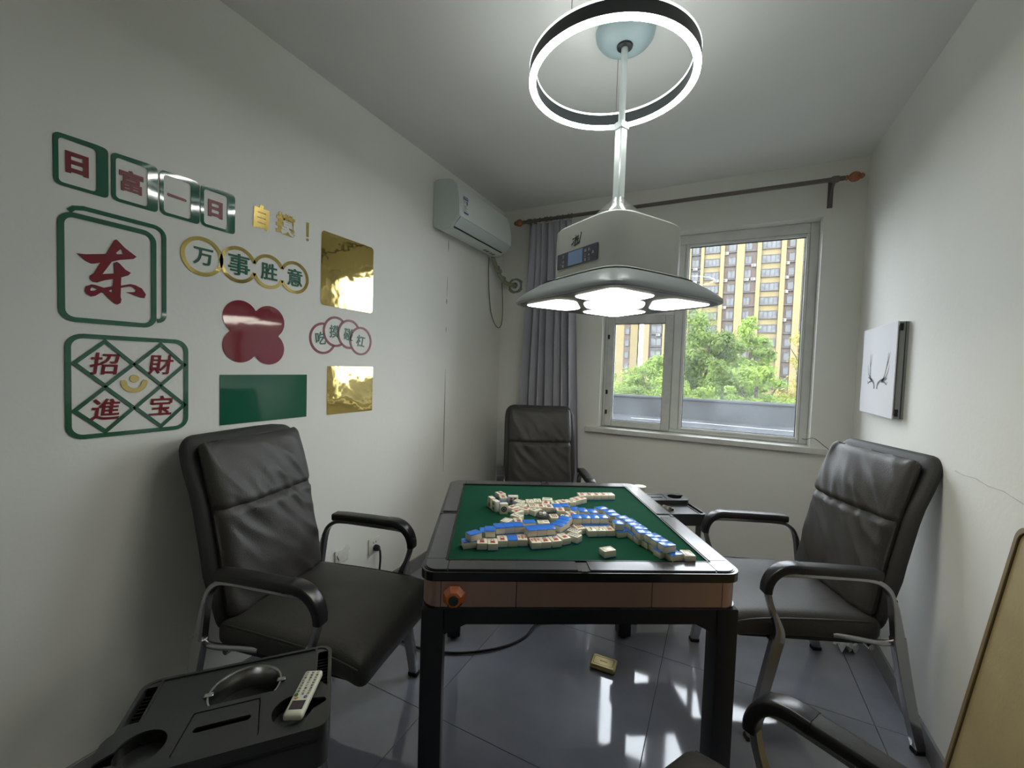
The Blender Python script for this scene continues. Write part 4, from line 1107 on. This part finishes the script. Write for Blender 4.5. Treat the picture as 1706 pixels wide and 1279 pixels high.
# amber knob
kb = empty('ashtray_knob', (0, 0, 0), label=None); bpy.data.objects.remove(kb)
b = NB()
def octo(r, y, s=1.0): return [b.verts.new((r * math.cos(PI / 8 + i * PI / 4), y, r * s * math.sin(PI / 8 + i * PI / 4))) for i in range(8)]
rings = [octo(.030, 0), octo(.034, -.012), octo(.022, -.030), octo(.016, -.032)]
for a, c in zip(rings, rings[1:]):
    for i in range(8): b.faces.new((a[i], a[(i + 1) % 8], c[(i + 1) % 8], c[i]))
b.faces.new(rings[0]); b.faces.new(rings[-1])
kn = ob('control_knob', b, 'amber', tb, loc=(-.374, -.4685, .719), smooth=False)
b = NB(); lathe(b, [(.0135, -.032), (.0135, -.035), (.011, -.0355)], 18, axis='y', cap=True); ob('knob_cap', b, 'dark_print', kn)
# centre console with dice domes
cs_ = ob('centre_console', lathe(NB(), [(.001, .7895), (.055, .7895), (.066, .7880), (.070, .7852)], 36, cap=False), 'black_gloss', tb, loc=(-.035, .005, 0))
for x, y in ((-.035, -.022), (.028, .022)):
    b = NB(); lathe(b, [(.024, .7895), (.024, .792), (.020, .800), (.012, .806), (.001, .808)], 20, c=(x, y, 0)); ob('dice_dome', b, 'dome', cs_)
    b = NB(); box(b, x - .008, y - .003, .7896, x, y + .005, .7976, bev=.001, seg=1); box(b, x + .003, y - .007, .7896, x + .011, y + .001, .7976, bev=.001, seg=1); ob('dice', b, 'dice', cs_)
b = NB(); box(b, -.022, .018, .7893, .008, .046, .7925, bev=.002); ob('button_panel', b, 'red_button', cs_)
# ------------------------------------------------------------------ mahjong tiles
FACE_MATS = ['m_red', 'm_green', 'm_black', 'grey_print']
def tx(s, h, x, y, mi):   # tile frame: x along the tile's long axis (up), y short axis (left)
    bm = text_bm(s, h, .0003, .0004, 1, 0, 2)
    bmesh.ops.transform(bm, matrix=Matrix.Translation((x, y, .0115)) @ Matrix(((0, 1, 0, 0), (-1, 0, 0, 0), (0, 0, 1, 0), (0, 0, 0, 1))), verts=bm.verts)
    for f in bm.faces: f.material_index = mi
    return bm
def dot(b, x, y, r, mi): lathe(b, [(.0001, .01182), (r * .45, .01182)], 8, c=(x, y, 0), mi=mi); lathe(b, [(r * .6, .01182), (r, .01182)], 12, c=(x, y, 0), mi=mi); return b
def mark(kind):
    b = NB()
    num = {'wan': '三', 'wan8': '八', 'wan4': '四', 'wan5': '伍', 'wan1': '一'}
    if kind in num: merge(b, tx(num[kind], .013, .010, 0, 2)); merge(b, tx('萬', .018, -.008, 0, 0))
    elif kind == 'zhong': merge(b, tx('中', .029, 0, 0, 0))
    elif kind == 'dots1': dot(b, 0, 0, .0115, 2)
    elif kind == 'dots2': dot(b, .0095, 0, .0065, 1); dot(b, -.0095, 0, .0065, 2)
    elif kind == 'dots8':
        for i in range(4):
            for s in (-1, 1): dot(b, -.0145 + i * .0097, s * .0062, .0040, 2)
    elif kind == 'bamboo1': box(b, -.013, -.0022, .0115, .013, .0022, .0118, mi=1)
    elif kind == 'bamboo3':
        box(b, .003, -.0018, .0115, .016, .0018, .0118, mi=1)
        for s in (-1, 1): box(b, -.016, s * .007 - .0018, .0115, -.003, s * .007 + .0018, .0118, mi=1)
    elif kind == 'bars':
        for s in (-1, 0, 1): box(b, .003, s * .0075 - .0022, .0115, .014, s * .0075 + .0022, .0118, mi=2)
        for s in (-1, 0, 1): box(b, -.014, s * .0075 - .0026, .0115, -.003, s * .0075 + .0026, .0118, mi=0)
    elif kind == 'blank': merge(b, plate_bm(rrect(.0155, .0105, .002, 2), [rrect(.0142, .0092, .0015, 2)], .0003, .0115)); [setattr(f, 'material_index', 3) for f in b.faces]
    return fin(b, FACE_MATS, False)
marks = {}
b = NB(); box(b, -.022, -.0165, -.0098, .022, .0165, .0115, bev=.0022, seg=2); body_me = fin(b, 'ivory')
b = NB(); box(b, -.0221, -.0166, -.0115, .0221, .0166, -.0091, bev=.0010, seg=2); back_me = fin(b, 'blue_tile')
TILES = [
    (-0.3294, -0.2962, 39.1, 2, 'back', 'left'),
    (-0.2944, -0.2164, 93.2, 1, 'back', 'leftlow'),
    (-0.2767, -0.2625, 93.8, 2, 'back', 'left'),
    (-0.2453, -0.2353, 103.4, 2, 'back', 'left'),
    (-0.2128, -0.2275, 103.4, 2, 'back', 'left'),
    (-0.1804, -0.2197, 103.4, 2, 'back', 'left'),
    (-0.1385, -0.2527, 102.3, 2, 'back', 'left'),
    (-0.1059, -0.2456, 102.3, 2, 'back', 'left'),
    (-0.0733, -0.2385, 102.3, 2, 'back', 'left'),
    (-0.1382, -0.1917, 7.8, 2, 'back', 'left'),
    (-0.0382, -0.2118, -42.2, 2, 'back', 'mid'),
    (-0.018, -0.1845, -40.8, 2, 'back', 'mid'),
    (-0.0021, -0.1532, -38.2, 2, 'back', 'mid'),
    (0.0415, -0.1344, 92.3, 2, 'back', 'mid'),
    (0.0749, -0.1331, 92.3, 2, 'back', 'mid'),
    (0.1083, -0.1318, 92.3, 2, 'back', 'mid'),
    (0.1417, -0.1305, 92.3, 2, 'back', 'mid'),
    (0.1154, -0.0749, 94.2, 2, 'back', 'midback'),
    (0.0807, -0.0627, 91.9, 2, 'back', 'midback'),
    (0.0676, 0.0155, 93.4, 1, 'back', 'far'),
    (-0.0006, 0.0505, 92.2, 1, 'back', 'far'),
    (0.0345, 0.0583, 95.7, 1, 'back', 'far'),
    (-0.3014, -0.3057, 91.7, 1, 'wan', 'front'),
    (-0.2672, -0.3086, 93.7, 1, 'wan8', 'front'),
    (-0.2353, -0.2845, 93.8, 1, 'wan8', 'front'),
    (-0.2015, -0.2783, 91.9, 1, 'back', 'front'),
    (-0.1681, -0.2754, 92.0, 1, 'zhong', 'front'),
    (-0.1272, -0.2966, 98.3, 1, 'zhong', 'front'),
    (-0.0943, -0.2913, 98.3, 1, 'wan4', 'front'),
    (-0.0595, -0.2829, 104.8, 1, 'wan5', 'front'),
    (-0.0267, -0.2608, 113.6, 1, 'wan1', 'front'),
    (0.0127, -0.2486, -42.0, 1, 'dots8', 'front'),
    (0.0204, -0.2104, -39.4, 1, 'dots8', 'front'),
    (0.044, -0.1744, 107.1, 1, 'bars', 'front'),
    (0.0834, -0.1935, 94.6, 1, 'bamboo1', 'front'),
    (0.1167, -0.1908, 94.6, 1, 'bamboo3', 'front'),
    (0.15, -0.1881, 94.6, 1, 'wan', 'front'),
    (0.0743, -0.1437, 93.8, 1, 'back', 'frontback'),
    (0.1077, -0.1429, 93.8, 1, 'back', 'frontback'),
    (0.1411, -0.1407, 93.8, 1, 'back', 'frontback'),
    (-0.3441, -0.3022, 17.4, 1, 'back', 'leftbase'),
    (0.1824, -0.188, 86.4, 2, 'back', 'right'),
    (0.2834, -0.369, 15.9, 2, 'back', 'right'),
    (0.2724, -0.3368, 14.4, 2, 'back', 'right'),
    (0.2641, -0.3024, 19.7, 2, 'back', 'right'),
    (0.2439, -0.2709, 11.0, 2, 'back', 'right'),
    (0.2435, -0.2362, 8.3, 2, 'back', 'right'),
    (0.2348, -0.2026, 11.5, 2, 'back', 'right'),
    (0.2277, -0.1688, 8.5, 2, 'back', 'right'),
    (0.2124, -0.1373, 8.3, 2, 'back', 'right'),
    (0.1882, -0.1067, 14.9, 2, 'back', 'right'),
    (0.1826, -0.0713, 8.5, 2, 'back', 'right'),
    (0.1609, -0.0388, 23.0, 2, 'back', 'right'),
    (0.1857, -0.1973, 98.4, 1, 'back', 'rightbase'),
    (0.3024, -0.382, 19.2, 1, 'back', 'rightbase'),
    (0.274, -0.3565, 20.2, 1, 'back', 'rightbase'),
    (0.2732, -0.32, 14.3, 1, 'back', 'rightbase'),
    (0.2595, -0.2881, 17.2, 1, 'back', 'rightbase'),
    (0.2429, -0.2563, 12.1, 1, 'back', 'rightbase'),
    (0.2343, -0.2232, 14.3, 1, 'back', 'rightbase'),
    (0.2252, -0.1904, 12.8, 1, 'back', 'rightbase'),
    (0.3455, -0.382, 90.0, 1, 'blank', 'right end'),
    (0.097, -0.3575, 19.6, 1, 'blank', 'single'),
    (0.2061, 0.2164, 95.2, 1, 'wan', 'arm'),
    (0.2394, 0.2194, 95.2, 1, 'wan', 'arm'),
    (0.2726, 0.2225, 95.2, 1, 'blank', 'arm'),
    (0.1391, 0.2131, 94.5, 1, 'wan', 'arm'),
    (0.1724, 0.2157, 94.5, 1, 'wan', 'arm'),
    (0.0967, 0.1409, 124.9, 1, 'wan', 'arm2'),
    (0.1241, 0.16, 124.9, 1, 'wan', 'arm2'),
    (0.0348, 0.1094, 112.8, 1, 'wan', 'arm2'),
    (0.0684, 0.1157, 112.8, 1, 'dots2', 'arm2'),
    (-0.0023, 0.0953, 93.9, 1, 'dots2', 'arm2'),
    (-0.028, 0.1374, 170, 1, 'bamboo1', 'far'),
    (-0.1076, 0.1055, 92, 1, 'bamboo3', 'far'),
    (-0.0737, 0.1147, 90, 1, 'bamboo3', 'far'),
    (-0.0403, 0.0912, 80, 1, 'wan', 'far'),
    (-0.1017, 0.052, 93.6, 1, 'bars', 'far2'),
    (-0.0679, 0.0477, 93.3, 1, 'wan', 'far2'),
    (-0.0342, 0.0439, 93.5, 1, 'wan', 'far2'),
    (-0.1518, 0.1029, 150, 1, 'bamboo3', 'far'),
    (-0.1464, 0.0565, 150, 1, 'bamboo3', 'far'),
    (-0.0937, 0.0022, 40, 1, 'dots2', 'pile'),
    (-0.1394, 0.0139, 150, 1, 'wan', 'pile'),
    (-0.1821, 0.0299, 45, 1, 'wan', 'pile'),
    (-0.1674, -0.0199, 40, 1, 'wan', 'pile'),
    (-0.1729, -0.0678, 145, 1, 'bamboo3', 'pile'),
    (-0.2149, -0.1199, 60, 1, 'blank', 'pile'),
    (-0.1709, -0.1179, 100, 1, 'wan', 'pile'),
    (-0.0792, -0.132, 4.1, 1, 'bamboo3', 'hole'),
    (0.0065, 0.0057, 90.0, 1, 'wan', 'pile2'),
    (0.0421, -0.034, 106.5, 1, 'wan', 'pile2'),
    (0.0099, -0.0747, 75, 1, 'bamboo3', 'pile2'),
    (-0.0304, -0.0722, 95, 1, 'bars', 'pile2'),
    (-0.23, 0.211, 120, 1, 'wan', 'top'),
    (-0.2193, 0.159, 100, 1, 'wan', 'top'),
    (-0.222, 0.007, -82, 'up', 'dots1', 'standing'),
    (-0.252, 0.038, -150, 'up', 'dots2', 'standing'),
    (-0.269, 0.08, -155, 'up', 'wan', 'standing'),
    (-0.1768, 0.1403, -90, 'side', 'bars', 'standing'),
    (-0.2771, -0.2599, 93.8, 1, 'back', 'base'),
    (-0.2452, -0.2353, 103.4, 1, 'back', 'base'),
    (-0.2127, -0.2275, 103.4, 1, 'back', 'base'),
    (-0.1802, -0.2196, 103.4, 1, 'back', 'base'),
    (-0.1354, -0.2518, 102.3, 1, 'back', 'base'),
    (-0.1027, -0.2449, 102.3, 1, 'back', 'base'),
    (-0.0698, -0.2389, 102.3, 1, 'back', 'base'),
    (-0.1382, -0.1917, 7.8, 1, 'back', 'base'),
    (-0.0385, -0.2091, -42.2, 1, 'back', 'base'),
    (-0.0167, -0.1831, -40.8, 1, 'back', 'base'),
    (-0.0015, -0.1513, -38.2, 1, 'back', 'base'),
    (0.0395, -0.1267, 92.3, 1, 'back', 'base'),
    (0.1162, -0.0749, 94.2, 1, 'back', 'base'),
    (0.0815, -0.0626, 91.9, 1, 'back', 'base'),
    (0.2124, -0.1373, 8.3, 1, 'back', 'base'),
    (0.1882, -0.1067, 14.9, 1, 'back', 'base'),
    (0.1826, -0.0713, 8.5, 1, 'back', 'base'),
    (0.1609, -0.0388, 23.0, 1, 'back', 'base'),
]

what = {'wan': '三萬', 'wan8': '八萬', 'wan4': '四萬', 'wan5': '伍萬', 'wan1': '一萬', 'zhong': 'red 中', 'dots1': 'one-dot', 'dots2': 'two-dot', 'dots8': 'eight-dot', 'bamboo1': 'one-bamboo', 'bamboo3': 'bamboo', 'bars': 'barred', 'blank': 'blank'}
where = {'left': 'upper layer, left front of pile', 'leftlow': 'low at left front corner', 'mid': 'upper layer across middle of pile', 'midback': 'upper layer behind middle row', 'far': 'far middle of pile', 'far2': 'row behind table centre',
         'front': 'front row facing camera', 'frontback': 'low, behind front row', 'leftbase': 'under the leftmost blue tile', 'right': 'top layer of diagonal right wall', 'rightbase': 'bottom layer of diagonal right wall', 'right end': 'against the rim past the diagonal wall',
         'single': 'alone on felt near the front rim', 'arm': 'farthest straight row, upper right', 'arm2': 'slanting row toward upper right', 'pile': 'jumble left of centre', 'pile2': 'right of table centre', 'hole': 'just in front of table centre', 'top': 'step at far left of pile', 'base': 'lower layer under upper blue tiles', 'standing': 'at far left of pile'}
ORD = ['first', 'second', 'third', 'fourth', 'fifth', 'sixth', 'seventh', 'eighth', 'ninth', 'tenth', 'eleventh', 'twelfth', 'thirteenth', 'fourteenth', 'fifteenth', 'sixteenth', 'seventeenth', 'eighteenth', 'nineteenth', 'twentieth']
ca, sa = math.cos(TA), math.sin(TA)
rows_ = {}
for i, t_ in enumerate(TILES):
    wx = TX + t_[0] * ca - t_[1] * sa; wy = TY + t_[0] * sa + t_[1] * ca
    d = Vector((wx - CAM[0], wy - CAM[1], 0))
    rows_.setdefault((t_[5], t_[4] == 'back'), []).append((d.x * cr.x + d.y * cr.y, i) if False else ((d.dot(Vector((cr.x, cr.y, 0))) / d.dot(Vector((cf.x, cf.y, 0)))), i))
rank = {}
for key, lst in rows_.items():
    lst.sort()
    for n_, (_, i) in enumerate(lst): rank[i] = (n_, len(lst))
for i, (a, b_, ang, lay, fc, row) in enumerate(TILES):
    wx = TX + a * ca - b_ * sa; wy = TY + a * sa + b_ * ca
    z0 = .7852
    n_, tot = rank[i]
    side = 'face-down' if fc == 'back' else ('face-up' if lay in (1, 2) else 'standing')
    if fc == 'back': side = 'blue one'
    kind_ = 'face-down blue mahjong tile' if fc == 'back' else '%s %s mahjong tile' % (side, what[fc])
    lab_ = kind_ + ', ' + ('' if tot == 1 else '%s %s from left, ' % (ORD[n_], side)) + where[row]
    root = empty('mahjong_tile', (0, 0, 0), label=lab_, category='mahjong tile', group='mahjong tiles heaped on the green felt')
    A = TA + math.radians(ang)
    if lay in (1, 2):
        z = z0 + .0115 + (lay - 1) * .02305
        R = Matrix.Rotation(A, 4, 'Z')
        if fc == 'back': R = R @ Matrix.Rotation(PI, 4, 'X')
    elif lay == 'up':      # standing on its short end, face looking along +ang
        z = z0 + .022
        R = Matrix.Rotation(A, 4, 'Z') @ Matrix(((0, 0, 1, 0), (0, -1, 0, 0), (1, 0, 0, 0), (0, 0, 0, 1)))
    else:                  # on its long side
        z = z0 + .0165
        R = Matrix.Rotation(A, 4, 'Z') @ Matrix(((0, 0, 1, 0), (1, 0, 0, 0), (0, 1, 0, 0), (0, 0, 0, 1)))
    root.matrix_world = Matrix.Translation((wx, wy, z)) @ R
    link('tile_body', body_me, root); link('tile_back', back_me, root)
    if fc != 'back':
        if fc not in marks: marks[fc] = mark(fc)
        link('face_mark', marks[fc], root)
# ------------------------------------------------------------------ tea trolleys
def make_trolley(label):
    t = empty('side_table', (0, 0, 0), label=label, category='side table', group='black tea tables with steel legs')
    z0 = .610
    outer = rrect(.200, .150, .030, 6)
    slots = [rr2(s * .1795 - .012, -.040, s * .1795 + .012, .126, .003, 1) for s in (-1, 1)]
    bowl_c = (.018, .052); bowl = arc(bowl_c[0], bowl_c[1], .070, 0, 2 * PI * 47 / 48, 47)
    b = plate_bm(outer, [bowl] + slots, .006, z0 - .006); tp = ob('tray_top', b, 'tray', t)
    b = plate_bm(outer, [rrect(.192, .142, .024, 6)], .062, z0 - .060); ob('tray_skirt', b, 'tray', t)
    b = plate_bm(rr2(-.165, -.008, .165, .146, .004, 2), [rr2(-.161, -.004, .161, .139, .003, 2)], .004, z0); ob('tray_ridge', b, 'tray', tp)
    for s in (-1, 1):
        b = NB(); box(b, s * .1795 - .0125, -.041, z0 - .045, s * .1795 + .0125, .127, z0 - .040)
        for i in range(14): box(b, s * .1795 - .0115, -.036 + i * .0115, z0 - .040, s * .1795 + .0115, -.033 + i * .0115, z0 - .014)
        ob('chip_slot', b, 'rubber', t, smooth=False)
    b = NB(); lathe(b, [(.0735, z0 + .0015), (.0735, z0 + .003), (.070, z0 + .003), (.068, z0), (.066, z0 - .050), (.055, z0 - .056), (.001, z0 - .056)], 48, c=(bowl_c[0], bowl_c[1], 0)); bw = ob('steel_bowl', b, 'steel', t)
    for s in (-1, 1):
        b = NB(); box(b, bowl_c[0] + s * .072 - .008, bowl_c[1] - .006, z0 + .001, bowl_c[0] + s * .072 + .010, bowl_c[1] + .006, z0 + .0045, bev=.001, seg=1); ob('bowl_tab', b, 'steel', bw)
    # raised front section with cup holders and tissue slot
    def key(cx, cy, r, tx_, ty_):
        out = []; a0 = math.atan2(ty_ - cy, tx_ - cx)
        for i in range(33):
            a = a0 + .42 + (2 * PI - .84) * i / 32
            out.append((cx + r * math.cos(a), cy + r * math.sin(a)))
        d = Vector((tx_ - cx, ty_ - cy)).normalized(); n = Vector((-d.y, d.x)); e = Vector((tx_, ty_))
        for k in range(7):
            an = -PI / 2 + PI * k / 6
            q = e + d * (.009 * math.cos(an)) + n * (.009 * math.sin(an)); out.append((q.x, q.y))
        return out
    ro = rounded([(-.199, -.149), (.199, -.149), (.199, -.045), (.175, -.014), (-.175, -.014), (-.199, -.045)], [.028, .028, .012, .012, .012, .012], 5)
    cups = [key(-.128, -.084, .040, -.183, -.100), key(.128, -.084, .040, .183, -.078)]
    ins = rounded([(-.072, -.128), (.072, -.128), (.060, -.026), (-.060, -.026)], .004, 2)
    b = plate_bm(ro, cups + [ins], .004, z0 + .022); ob('raised_deck', b, 'tray', t)
    b = plate_bm(ro, [[(p[0] * .985, -.081 + (p[1] + .081) * .96) for p in ro]], .022, z0); ob('deck_wall', b, 'tray', t)
    ins2 = [(p[0] * .97, -.077 + (p[1] + .077) * .97) for p in ins]
    b = plate_bm(ins2, [rr2(-.050, -.080, .050, -.066, .007, 5)], .004, z0 + .0205); ob('tissue_lid', b, 'tray', t)
    for cx in (-.128, .128):
        b = NB(); lathe(b, [(.0395, z0 + .021), (.038, z0 - .035), (.001, z0 - .036)], 32, c=(cx, -.084, 0)); ob('cup_holder', b, 'black_plastic', t)
    b = NB(); box(b, -.188, -.140, z0 - .052, .188, .140, z0 - .046); ob('tray_base', b, 'rubber', t, smooth=False)
    for sx in (-1, 1):
        for sy in (-1, 1):
            b = NB(); lathe(b, [(.0155, .02), (.0155, z0 - .050)], 18, c=(sx * .170, sy * .120, 0), cap=True); lg = ob('leg', b, 'chrome', t)
            b = NB(); lathe(b, [(.012, 0), (.017, .004), (.017, .024)], 16, c=(sx * .170, sy * .120, 0), cap=True); ob('castor', b, 'rubber', lg)
    b = NB(); box(b, -.186, -.136, .22, .186, .136, .245, bev=.006); ob('lower_shelf', b, 'tray', t)
    return t
tr = make_trolley('black side table in the left foreground with a remote control on it')
tr.location = (.836, -2.728, 0); tr.rotation_euler = (0, 0, math.radians(49.0))
tr2 = copy_tree(tr); tr2['label'] = 'black side table in the back behind the right corner of the mahjong table'
tr2.location = (1.480, -.760, 0); tr2.rotation_euler = (0, 0, math.radians(212))
# remote control
def place_on(o, t, x, y, z, rz, tilt=0, roll=0):
    o.matrix_world = Matrix.Translation(t.location) @ Matrix.Rotation(t.rotation_euler.z, 4, 'Z') @ Matrix.Translation((x, y, z)) @ Matrix.Rotation(rz, 4, 'Z') @ Matrix.Rotation(tilt, 4, 'Y') @ Matrix.Rotation(roll, 4, 'X')
rc = empty('remote_control', (0, 0, 0), label='cream remote control with coloured buttons lying across the left side table', category='remote control')
b = soft(.064, .020, .0075, .006, 12, 6, 3); ob('remote_case', b, 'remote', rc)
b = NB(); box(b, -.050, -.0135, .0066, -.026, .0135, .0080, bev=.0006, seg=1); ob('display', b, 'led_window', rc, smooth=False)
b = NB()
for i in range(9):
    for j in range(3):
        s = ['开', '定', '风', '机', '温', '模', '能', '灯', '锁'][(i * 2 + j) % 9]
        g_ = text_bm(s, .0058, .0004); bmesh.ops.transform(g_, matrix=Matrix.Translation((-.008 + i * .0078, -.0115 + j * .0115, .0075)) @ Matrix(((0, 1, 0, 0), (-1, 0, 0, 0), (0, 0, 1, 0), (0, 0, 0, 1))), verts=g_.verts); merge(b, g_)
ob('button_print', b, 'grey_print', rc, smooth=False)
for (x, y, m) in ((-.019, .009, 'amber_print'), (-.017, -.009, 'violet_print'), (-.011, .012, 'm_green')):
    b = NB(); lathe(b, [(.001, .0084), (.0036, .0083), (.0042, .0070)], 12, c=(x, y, 0)); ob('button', b, m, rc)
place_on(rc, tr, .147, -.060, .6455, math.radians(74))
cup = empty('paper_tub', (0, 0, 0), label='small cream tub at the end of the back side table', category='tub')
b = NB(); lathe(b, [(.001, 0), (.028, 0), (.033, .052), (.0345, .052), (.0345, .056), (.001, .057)], 28); ob('tub', b, 'remote', cup)
place_on(cup, tr2, .075, -.105, .6365, 0)
# ------------------------------------------------------------------ small things on the floor
tin = empty('tin_box', (1.335, -1.362, 0), math.radians(2), label='small gold tin box lying on the tiled floor under the table', category='tin')
b = NB(); loft(b, [(rrect(.055, .040, .010, 4), 0), (rrect(.057, .042, .011, 4), .003), (rrect(.057, .042, .011, 4), .009)], capb=True, capt=True); ob('tin_base', b, 'tin_dark', tin)
b = NB(); loft(b, [(rrect(.0575, .0425, .011, 4), .0092), (rrect(.0575, .0425, .011, 4), .019), (rrect(.053, .038, .009, 4), .0235), (rrect(.050, .035, .008, 4), .024)], capb=True, capt=True); ob('tin_lid', b, 'tin', tin)
b = NB(); ribbon(b, rr2(-.044, -.026, .044, .026, .008, 4), .0018, .0004, closed=True, z0=.0240)
merge(b, text_bm('SINCO', .010, .0004, .0003), Matrix.Translation((0, 0, .0240))); ob('lid_print', b, 'tin_dark', tin, smooth=False)
b = NB()
r_ = random.Random(9)
for k, (cx, cy, rot) in enumerate(((0, 0, .4), (.035, .012, -.5))):
    g = [[None] * 7 for _ in range(7)]
    for i in range(7):
        for j in range(7):
            u, v = (i - 3) / 3, (j - 3) / 3
            z = .018 + .016 * math.sin(u * 4 + k * 2) * math.cos(v * 3 + k) + r_.uniform(0, .012) + .018 * (1 - abs(u))
            x, y = u * .026, v * .034
            g[i][j] = b.verts.new((cx + x * math.cos(rot) - y * math.sin(rot), cy + x * math.sin(rot) + y * math.cos(rot), max(.001, z - .012)))
    for i in range(6):
        for j in range(6): b.faces.new((g[i][j], g[i + 1][j], g[i + 1][j + 1], g[i][j + 1]))
ob('crumpled_tissue', b, 'paper', loc=(2.375, -.64, 0), label='crumpled white tissue on the floor behind the right chair', category='tissue')
# ------------------------------------------------------------------ leaning board
LA = math.atan2(.150, 1.005)
bd = empty('leaning_board', (2.325, -2.02, 0), label='tan board with rounded corners leaning on the right wall', category='board')
LB = 1.017
m = Matrix.Translation((0, 0, 0)) @ Matrix.Rotation(LA, 4, 'Y')
def stand(bm): bmesh.ops.transform(bm, matrix=m @ Matrix(((0, 0, 1, 0), (1, 0, 0, 0), (0, 1, 0, LB / 2), (0, 0, 0, 1))), verts=bm.verts); return bm
b = plate_bm(rrect(.325, LB / 2, .035, 6), [], .016, 0); ob('board_panel', stand(b), 'board', bd, smooth=False)
b = plate_bm(rrect(.325, LB / 2, .035, 6), [rrect(.313, LB / 2 - .012, .028, 6)], .006, -.006); ob('board_edge', stand(b), 'board_edge', bd, smooth=False)
